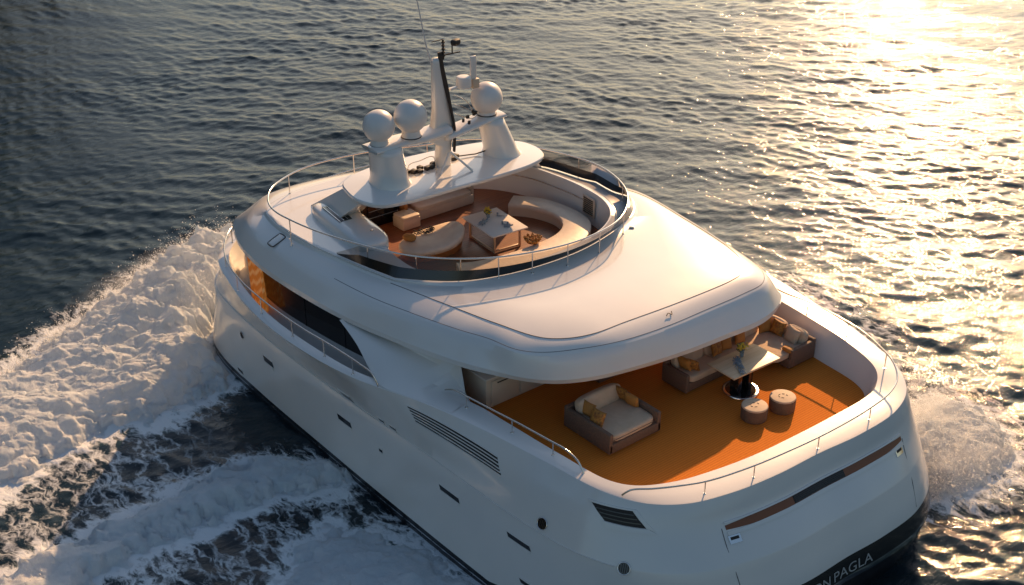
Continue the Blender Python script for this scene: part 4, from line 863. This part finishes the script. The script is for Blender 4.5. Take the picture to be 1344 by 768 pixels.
tube('whip_antenna', [(13.0, 1.5, 10.9), (13.05, 1.62, 11.4), (13.2, 1.95, 13.6)], [.03, .024, .016], DOMEM, mast, seg=6)
tube('mast_spike', [(12.95, 1.1, 10.95), (12.95, 1.1, 11.55)], .03, MASTBLK, mast, seg=8)
for k in range(5): cyl('insulator_ring', (12.95, 1.1, 11.05+k*.1), .055, .055, .035, MASTBLK, mast, seg=10, bev=0)
tube('mast_yard', [(12.9, 1.3, 11.1), (12.8, .6, 11.12)], .02, MASTBLK, mast, seg=6); tube('mast_arm', [(12.95, 1.5, 11.55), (12.95, 1.12, 11.55)], .015, MASTBLK, mast, seg=6)
cm_ = box('mast_camera', (12.85, .72, 11.42), (.20, .30, .18), MASTBLK, mast, rz=.3, bev=.06, seg=3)
tube('camera_arm', [(12.85, .85, 11.1), (12.85, .85, 11.38)], .022, MASTBLK, mast, seg=6)
hn = cyl('radar_drum', (12.95, .38, 9.95), .24, .22, .34, DOMEM, mast, seg=28, bev=.05)
box('drum_bracket', (13.0, .62, 9.98), (.12, .5, .06), GEL, mast, bev=.01)
box('radar_fin', (12.95, .02, 10.48), (.08, .22, .72), DOMEM, mast, bev=.035, seg=3)
box('fin_box', (12.95, -.02, 10.0), (.22, .24, .30), CREAM, mast, bev=.03)
for k in range(3): tube('mast_stay', catmull([(12.95, .75-.02*k, 9.8-.3*k), (12.95, .3-.1*k, 9.5-.3*k), (12.98, -.05-.05*k, 8.95)], False, 6), .012, STEEL, mast, seg=6)
for k in range(7): box('navigation_lamp', (12.75+rr.uniform(-.08, .12), .35+rr.uniform(-.25, .25), 8.72+rr.uniform(0, .5)), (.07, .10, .10), MASTBLK, mast, rz=rr.random(), bev=.01)
# lattice guard rail and coiled gear on top of the hardtop
tube('hardtop_rail', catmull([(12.9, 2.55, 7.5), (12.9, 2.5, 8.0), (12.9, 2.1, 8.05), (12.9, 1.6, 8.05), (12.9, 1.5, 7.5)], False, 6), .014, STEEL, hard, seg=6)
tube('mast_strut', [(13.0, .9, 8.0), (12.35, .55, 7.5)], .035, GEL, hard, seg=8); tube('mast_strut', [(13.0, .95, 8.0), (12.7, 1.5, 7.5)], .03, GEL, hard, seg=8)
bm = bmesh.new()
for k in range(8): box_bm(bm, (13.35+rr.uniform(-.12, .12), 2.35-.16*k, 7.55), (.16, .17, .09+.05*rr.random()), rr.random()*.4, .02)
bmobj('cable_tray', bm, MASTBLK, hard)
bm = bmesh.new(); cyl_bm(bm, (13.5, .45, 7.49), .16, .13, .10, 16); box_bm(bm, (13.55, .3, 7.55), (.2, .14, .12), .4, .02); tube_bm(bm, [(13.5, .4, 7.56), (13.3, -.3, 7.54), (13.2, -.6, 7.6)], .02, 6); bmobj('deck_winch', bm, MASTBLK, hard)

# ------------------------------------------------------------------ yacht: inside the flybridge
F = 5.35
bk = box('fly_bulkhead', (15.2, .75, 6.05), (.12, 3.3, 1.4), ORLIT, yacht, bev=.01)
box('bulkhead_side', (14.8, -.95, 6.05), (.9, .10, 1.4), CREAM, bk, bev=.01); box('bulkhead_side', (14.8, 1.62, 6.05), (.8, .08, 1.4), ORLIT, bk, bev=.01)
box('locker_recess', (14.92, -1.01, 6.2), (.3, .03, .75), DARK, bk, bev=.004)
bar = box('bar_cabinet', (15.0, 2.35, 5.95), (.5, 1.35, 1.2), BLACK, yacht, bev=.01)
box('glass_front', (14.72, 2.3, 5.98), (.03, 1.15, .85), DGLASS, bar, bev=.004)
bm = bmesh.new()
for k in range(3): box_bm(bm, (14.70, 2.3, 5.72+k*.22), (.03, 1.1, .015))
for k in range(14): cyl_bm(bm, (14.80, 1.85+.07*k, 5.73+.22*(k % 3)), .02, .015, .14, 8)
bmobj('bottles', bm, GLASSW, bar)
# wall moulding and louvre on the starboard side wall
ix = arc_idx(268, 322); ml = [tuple(wellb[i]*.35+well[i]*.65+np.array([0, 0, 0])) for i in ix]
c2 = [(p[0]+(RC[0]-p[0])*.012, p[1]+(RC[1]-p[1])*.012, p[2]) for p in ml]; tube('wall_moulding', c2, .018, STEEL, yacht, seg=6)
ctr = np.array([11.0, -2.86, 5.98]); vent = box('wall_vent', (10.75, -2.80, 5.95), (.62, .05, .62), CREAM, yacht, rz=-.12, bev=.01)
bm = bmesh.new()
for k in range(8): box_bm(bm, (10.75, -2.765, 5.72+k*.066), (.50, .02, .03), -.12)
bmobj('vent_slots', bm, DARK, vent)
# port side console fairing with its glossy hatch
bm = bmesh.new(); cushion_bm(bm, (13.75, 4.15, 6.16), (3.5, 1.15, .62), rz=-.10, p=5, puff=.05); con = bmobj('side_console', bm, GEL, yacht, angle=70)
box('console_hatch', (14.25, 4.25, 6.475), (1.25, .42, .05), BLACK, con, rz=-.12, bev=.015)
bm = bmesh.new()
for dy in (-.21, -.07, .07, .21): box_bm(bm, (14.25-dy*.12, 4.25+dy, 6.508), (1.22, .025, .02), -.12, .005)
bmobj('hatch_trim', bm, CHROME, con)
cyl('cup_holder', (12.6, 4.1, 6.44), .05, .05, .04, STEEL, con, seg=16, bev=.004)

# roof fittings
hh = drape([(14.95, 6.1, 6)], .0)[0]
bm = bmesh.new(); nz_ = BV.ray_cast(Vector((14.95, 5.98, 12)), Vector((0, 0, -1)))
if nz_[0]:
    M = Matrix.Translation(nz_[0]) @ nz_[1].to_track_quat('Z', 'X').to_matrix().to_4x4()
    r_h = box('roof_hatch', (0, 0, .01), (.46, .30, .03), GEL, roof, bev=.012); r_h.data.transform(M)
    t_h = tube('hatch_gasket', [M @ Vector(p) for p in catmull([(-.22, -.17, .01), (.22, -.17, .01), (.25, -.14, .01), (.25, .14, .01), (.22, .17, .01), (-.22, .17, .01), (-.25, .14, .01), (-.25, -.14, .01)], True, 4)], .014, MASTBLK, roof, seg=6, closed=True)
cz = drape([(4.16, .27, 6)], 0)[0]
tube('roof_cleat', catmull([(4.12, .40, cz[2]+.03), (4.16, .30, cz[2]+.06), (4.10, .22, cz[2]+.02), (4.2, .14, cz[2]+.05)], False, 5), .012, MASTBLK, roof, seg=6)
pc = drape([(8.6, -2.3, 6)], .0)[0]; box('rail_cleat', (8.55, -2.55, topz(8.55, -2.55, BV)+.03), (.16, .07, .05), STEEL, yacht, rz=.8, bev=.015)

# ------------------------------------------------------------------ furniture, aft deck
D = 3.506
def loveseat():
    t = thing('loveseat', 'deep brown two-seat sofa with beige cushions standing alone on the orange deck', 'sofa', (3.75, 2.6, D), 0)
    # local x aft is negative: open side faces the stern
    box('shell_base', (0, 0, .17), (1.78, 1.82, .28), WICK, t, bev=.03)
    for s in (1, -1): box('arm', (0, s*.85, .33), (1.78, .13, .58), WICK, t, bev=.035, seg=3)
    box('back_shell', (.82, 0, .35), (.14, 1.82, .62), WICK, t, bev=.035, seg=3)
    cushion('seat_cushion', (-.18, 0, .40), (1.36, 1.56, .22), CUSH, t, p=7, puff=.08)
    cushion('back_cushion', (.55, 0, .66), (.34, 1.50, .48), CUSH, t, ry=.32, p=4.5, puff=.1)
    bm = bmesh.new()
    for a in (-1, 1):
        for b in (-1, 1): cyl_bm(bm, (a*.78, b*.8, -.0), .03, .03, .05, 10)
    bmobj('feet', bm, MASTBLK, t)
    tube('cushion_piping', [(-.86, -.76, .40), (-.865, 0, .405), (-.86, .76, .40)], .008, WICK, t, seg=6)
loveseat()
pillow('patterned gold pillow leaning on the port arm of the lone loveseat', (3.62, 3.25, D+.68), .12, .35, GOLD, s=.46)
pillow('small amber pillow lying behind the front gold one on the loveseat', (4.05, 3.18, D+.70), .2, .3, AMBER, s=.40)
pillow('dark patterned pillow in the inner corner of the loveseat', (4.05, 1.98, D+.70), .05, -.28, GOLD, s=.44)
pillow('plain gold pillow in front of the patterned one by the starboard arm', (3.68, 1.98, D+.68), .25, -.35, AMBER, s=.44)

t = thing('corner_sofa', 'brown L-shaped corner sofa with beige cushions against the right-hand bulwark', 'sofa', (3.7, -2.4, D), 0)
def L(x, y, z=0): return (x-3.7, y+2.4, z)
box('shell_base', L(4.15, -1.7, .17), (.92, 3.2, .28), WICK, t, bev=.03); box('shell_base', L(3.7, -3.85, .17), (1.86, 1.1, .28), WICK, t, bev=.03)
box('back_shell', L(4.56, -2.25, .35), (.13, 4.3, .62), WICK, t, bev=.035, seg=3); box('back_shell', L(3.68, -4.33, .35), (1.88, .13, .62), WICK, t, bev=.035, seg=3)
box('arm', L(4.13, -.13, .33), (.96, .13, .56), WICK, t, bev=.035, seg=3); box('arm', L(2.80, -3.86, .33), (.13, 1.02, .56), WICK, t, bev=.035, seg=3)
for y in (-.86, -2.1): cushion('seat_cushion', L(4.08, y-.02, .40), (.86, 1.24, .22), CUSH, t, p=7, puff=.08)
cushion('seat_cushion', L(3.66, -3.52, .40), (1.58, 1.5, .22), CUSH, t, p=7, puff=.08)
for y in (-.82, -1.98, -3.1): cushion('back_cushion', L(4.38, y, .64), (.26, 1.14, .44), CUSH, t, ry=.2, p=4.5, puff=.1)
for x in (4.0, 3.25): cushion('back_cushion', L(x, -4.12, .64), (.72, .26, .44), CUSH, t, rx=.2, p=4.5, puff=.1)
G = None
pillow('gold pillow tucked against the near arm of the corner sofa', (4.1, -.42, D+.70), .1, -.3, AMBER, s=.44)
pillow('patterned gold pillow propped in front of the one at the near arm', (3.92, -.55, D+.69), .35, -.45, GOLD, s=.42)
pillow('patterned amber pillow at the middle of the corner sofa back', (4.12, -1.72, D+.70), math.pi/2+.1, .35, GOLD, s=.44)
pillow('smooth amber pillow beside the patterned one at mid sofa', (4.14, -2.12, D+.69), math.pi/2-.2, .32, AMBER, s=.40)
pillow('tall amber pillow behind the vase of flowers on the corner sofa', (4.14, -2.7, D+.71), math.pi/2, .3, AMBER, s=.42)
pillow('plain brown-gold pillow in the far corner of the L-shaped sofa', (4.12, -3.75, D+.72), math.pi/2-.3, .3, AMBER, s=.46)
pillow('patterned gold pillow on the chaise beside the white bolster', (3.78, -3.92, D+.72), .1, .32, GOLD, s=.46)
pillow('large off-white pillow on the chaise by its aft arm', (3.25, -3.93, D+.70), -.1, .34, CUSH, s=.50)
th = cushion('folded_throw', (2.95, -3.42, D+.56), (.34, .22, .12), AMBER, None, p=4); tag(th, 'small orange folded cloth on the aft arm of the corner sofa', 'cloth')

t = thing('deck_table', 'rectangular pale oak table on two dark columns before the corner sofa', 'table', (2.9, -1.5, D), -.03)
box('tabletop', (.02, 0, .90), (1.02, 1.82, .055), OAK, t, bev=.02, seg=3)
box('top_edge', (.02, 0, .855), (.94, 1.72, .03), COPPER, t, bev=.006)
cyl('base_plate', (0, .05, .0), .52, .50, .05, STEEL, t, seg=56, bev=.015); cyl('base_inlay', (0, .05, .051), .43, .43, .006, DGLASS, t, seg=56, bev=0)
for s in (-1, 1): box('column', (0, .05+s*.21, .46), (.30, .17, .80), BLACK, t, bev=.03)
def flowers(name, loc, label, r=.14, h=.34, n=46, vase_col=GLASSW):
    t = thing(name, label, 'flowers', loc)
    cyl('vase', (0, 0, 0), .05, .065, h*.5, vase_col, t, seg=20, bev=.01)
    bm = bmesh.new(); q = random.Random(n)
    for k in range(n):
        a = q.random()*6.28; rr_ = r*math.sqrt(q.random()); p = Vector((math.cos(a)*rr_, math.sin(a)*rr_, h*.6+h*.5*q.random()))
        bmesh.ops.create_icosphere(bm, subdivisions=1, radius=.022+.016*q.random(), matrix=Matrix.Translation(p) @ Matrix.Diagonal((1, 1, .7, 1)))
    bmobj('blossoms', bm, FLOWER, t)
    bm = bmesh.new()
    for k in range(30):
        a = q.random()*6.28; rr_ = r*q.random()*1.2; p = Vector((math.cos(a)*rr_, math.sin(a)*rr_, h*(.45+.6*q.random())))
        tube_bm(bm, [(0, 0, h*.4), tuple(p*.6), tuple(p)], [.005, .004, .014], 4)
    bmobj('stems', bm, LEAFM, t)
TT = D+.928
flowers('flower_vase', (3.12, -1.62, TT), 'vase of yellow dried flowers standing on the oak deck table', .15, .36)
# glass sculpture and dishes lying along the table
rr = random.Random(8)
def glassbits(name, label, c, n, L_, W_, rz, parent=None):
    bm = bmesh.new(); ca, sa = math.cos(rz), math.sin(rz)
    for k in range(n):
        u = rr.uniform(-L_, L_); v = rr.uniform(-W_, W_)*(1-abs(u)/L_*.5); a = rz+rr.gauss(0, .35); l = rr.uniform(.05, .16)
        x, y = u*ca-v*sa, u*sa+v*ca
        tube_bm(bm, [(x-math.cos(a)*l, y-math.sin(a)*l, .012), (x, y, .012+rr.uniform(.0, .05)), (x+math.cos(a)*l, y+math.sin(a)*l, .012)], [.004, rr.uniform(.008, .02), .003], 6)
    o = bmobj(name, bm, GLASSW); o.location = c; tag(o, label, 'tableware'); return o
glassbits('glass_runner', 'blue-grey glass table decoration laid in front of the flower vase', (2.82, -1.18, TT), 60, .42, .14, 2.5)

def ottoman(loc, label):
    t = thing('ottoman', label, 'ottoman', loc, RND.random()*3, 'round drum ottomans on the aft deck')
    cyl('drum', (0, 0, 0), .35, .36, .36, OTT, t, seg=48, bev=.02); cyl('top_pad', (0, 0, .355), .355, .345, .05, OTTOP, t, seg=48, bev=.02)
    bm = bmesh.new()
    for k in range(6):
        if k == 2: continue
        a0 = k*1.05; tube_bm(bm, [(math.cos(a0+j*.15)*.12, math.sin(a0+j*.15)*.10, .408) for j in range(5)], .009, 6)
    bmobj('handle_loop', bm, MASTBLK, t); return t
o_ = ottoman((1.76, -.70, D), 'round tan-topped drum ottoman nearer the stern, partly in sunlight')
dup(o_, (1.58, -1.62, D), .9, 'round tan-topped drum ottoman closer to the dark pedestal table')

# white bar cabinets by the saloon doors
t = thing('bar_counter', 'low white panelled bar counter half hidden under the roof edge', 'cabinet', (7.3, 3.0, D))
box('carcass', (0, 0, .45), (1.5, 3.2, .9), CREAM, t, bev=.02)
box('countertop', (0, 0, .92), (1.56, 3.26, .05), WHITEC, t, bev=.01)
for k in range(3):
    d = box('door', (-.77, -1.0+k*1.0, .46), (.04, .9, .72), CREAM, t, bev=.02); box('handle', (-.80, -1.0+k*1.0, .74), (.03, .5, .025), DARK, d, bev=.005)
bx = box('deck_box', (5.9, .9, D+.16), (.6, .9, .32), WICK, bev=.03); tag(bx, 'low dark brown box on the deck just under the roof edge', 'box')

# ------------------------------------------------------------------ furniture, flybridge
FF = F+.006
t = thing('dining_table', 'square cream table set for a meal on the upper flybridge deck', 'table', (11.56, .33, FF), -.09)
box('tabletop', (0, 0, .64), (1.75, 1.28, .05), WHITEC, t, bev=.015)
box('apron', (0, 0, .60), (1.6, 1.14, .04), COPPER, t, bev=.006)
for a in (-1, 1):
    for b in (-1, 1): box('leg', (a*.68, b*.46, .29), (.06, .06, .58), OAK, t, bev=.01)
box('foot_rail', (0, .46, .05), (1.3, .06, .06), OAK, t, bev=.01); box('foot_rail', (-.66, 0, .05), (.06, .9, .06), OAK, t, bev=.01)
flowers('flower_vase', (11.95, .28, FF+.667), 'small vase of bright yellow flowers on the flybridge dining table', .13, .28, 40)
glassbits('cutlery', 'silver cutlery laid left of the flowers on the flybridge table', (11.75, .62, FF+.67), 26, .22, .10, 2.1)
def plate_set(loc, label, n=3):
    t = thing('place_setting', label, 'tableware', loc); 
    for k in range(n):
        a = k*2.3; p = (math.cos(a)*.12*(n > 1), math.sin(a)*.10*(n > 1), 0)
        cyl('dish', p, .07, .11, .03, GLASSW if k % 2 else WHITEC, t, seg=24, bev=.005)
        bm = bmesh.new(); cyl_bm(bm, (p[0]+.02, p[1]+.1, .0), .02, .03, .09, 14); bmobj('glass', bm, GLASSW, t)
plate_set((11.15, .15, FF+.667), 'cluster of pale dishes and glasses nearest the stern on the flybridge table')
plate_set((11.85, -.12, FF+.667), 'single pale dish to the right of the yellow flowers', 1)
# C-shaped bench
OU = [(13.2, -1.75), (12.5, -2.3), (11.3, -2.55), (10.2, -2.35), (9.45, -1.55), (9.15, -.2), (9.2, 1.3), (9.5, 2.4), (9.8, 2.95)]
NI = [(12.75, -1.15), (12.2, -1.6), (11.3, -1.82), (10.55, -1.55), (10.15, -.95), (10.0, .1), (10.05, 1.3), (10.25, 2.2), (10.5, 2.6)]
t = thing('curved_bench', 'long curved cream bench wrapped around the flybridge dining table', 'bench')
Oc = catmull([(x, y, 0) for x, y in OU], False, 10); Ic = catmull([(x, y, 0) for x, y in NI], False, 10)
def rows_between(specs): return [np.column_stack([(Oc*(1-q)+Ic*q)[:, :2], np.full(len(Oc), z)]) for q, z in specs]
def capped(name, rr_, m, parent):
    o = loft(name, rr_, m, parent, angle=50, close=False); me = o.data; n = len(rr_[0]); k = len(rr_)
    bm = bmesh.new(); bm.from_mesh(me); bm.verts.ensure_lookup_table()
    for e in (0, n-1):
        try: bm.faces.new([bm.verts[r*n+e] for r in range(k)])
        except Exception: pass
    bmesh.ops.recalc_face_normals(bm, faces=bm.faces); bm.to_mesh(me); bm.free(); return o
capped('bench_base', rows_between([(.95, FF), (.95, FF+.27), (.0, FF+.27), (.0, FF)]), CREAM, t)
capped('bench_cushion', rows_between([(1.0, FF+.272), (1.02, FF+.33), (1.0, FF+.40), (.94, FF+.425), (.5, FF+.435), (.06, FF+.425), (.0, FF+.40), (.0, FF+.272)]), LEATH, t)
# oval daybed with a raised end
t = thing('daybed', 'oval cream daybed with one raised end on the near side of the flybridge', 'daybed', (12.25, 2.2, FF), 0)
bm = bmesh.new(); rowsd = []
def oval(sx, sy, z, tilt=0): return np.array([(sx*math.cos(a)*(1), sy*math.sin(a), z+tilt*max(0, -math.sin(a))**2) for a in np.linspace(0, 2*math.pi, 56, endpoint=False)])
b_ = loft('daybed_base', [oval(.62, 1.0, 0), oval(.68, 1.06, .22, .05)], ORLIT, t, angle=40)
loft('daybed_cushion', [oval(.68, 1.06, .222, .05), oval(.72, 1.12, .28, .10), oval(.72, 1.12, .36, .2), oval(.66, 1.04, .42, .22), oval(.3, .5, .43, .06), oval(.02, .02, .43)], LEATH, t, angle=60, cap='last')
cu = cushion('round_cushion', (12.55, 2.82, FF+.52), (.42, .30, .20), AMBER, None, p=2.6, rz=.4); tag(cu, 'small round mustard cushion at the left end of the oval daybed', 'cushion')
bm = bmesh.new()
for k in range(26):
    a = rr.random()*6.28; r__ = .3*math.sqrt(rr.random()); x, y = math.cos(a)*r__*.7, math.sin(a)*r__*1.2
    tube_bm(bm, [(x-.05, y-.03, .01), (x, y, .05+.04*rr.random()), (x+.06, y+.04, .01)], [.008, .02, .006], 6)
o = bmobj('bead_tray', bm, MASTBLK); o.location = (12.75, 2.15, FF+.435); tag(o, 'dark bundle of beads and trinkets lying on the oval daybed', 'ornament')
t = thing('wicker_basket', 'bowl of dried orange blooms resting on the curved bench near the table', 'basket', (10.1, .05, FF+.43))
cyl('bowl', (0, 0, 0), .16, .26, .12, AMBER, t, seg=28, bev=.01); bm = bmesh.new()
for k in range(70):
    a = rr.random()*6.28; r__ = .27*math.sqrt(rr.random()); bmesh.ops.create_icosphere(bm, subdivisions=1, radius=.03+.02*rr.random(), matrix=Matrix.Translation((math.cos(a)*r__, math.sin(a)*r__, .12+.06*rr.random())))
bmobj('blooms', bm, GOLD, t)
# sofa and chest under the hardtop
t = thing('lounge_sofa', 'cream lounge sofa in the shade below the hardtop', 'sofa', (14.7, .2, FF), 0)
box('seat_base', (0, 0, .16), (.9, 2.2, .32), CREAM, t, bev=.03); cushion('seat_cushion', (-.05, 0, .38), (.85, 2.15, .16), LEATH, t, p=7)
cushion('back_cushion', (.40, 0, .66), (.22, 2.1, .46), LEATH, t, ry=.15, p=5)
t = thing('cream_chest', 'boxy cream chest standing between the bar cabinet and the lounge sofa', 'chest', (14.2, 1.78, FF), 0)
box('chest_body', (0, 0, .17), (.6, .66, .34), CREAM, t, bev=.03); cushion('chest_pad', (0, 0, .38), (.61, .66, .10), LEATH, t, p=8)

# foredeck seats seen under the front of the roof
t = thing('foredeck_sofa', 'white foredeck sofa with an orange cushion, seen under the roof edge', 'sofa', (17.2, 5.4, D), -.35)
box('seat_base', (0, 0, .2), (1.9, .9, .4), WHITEC, t, bev=.04); cushion('seat_cushion', (0, 0, .48), (1.9, .9, .18), WHITEC, t, p=7); cushion('back_cushion', (0, -.35, .75), (1.85, .2, .4), WHITEC, t, p=5)
pillow('big orange pillow lying on the foredeck sofa', (16.6, 5.75, D+.75), .2, -.7, ORANGE, s=.55)
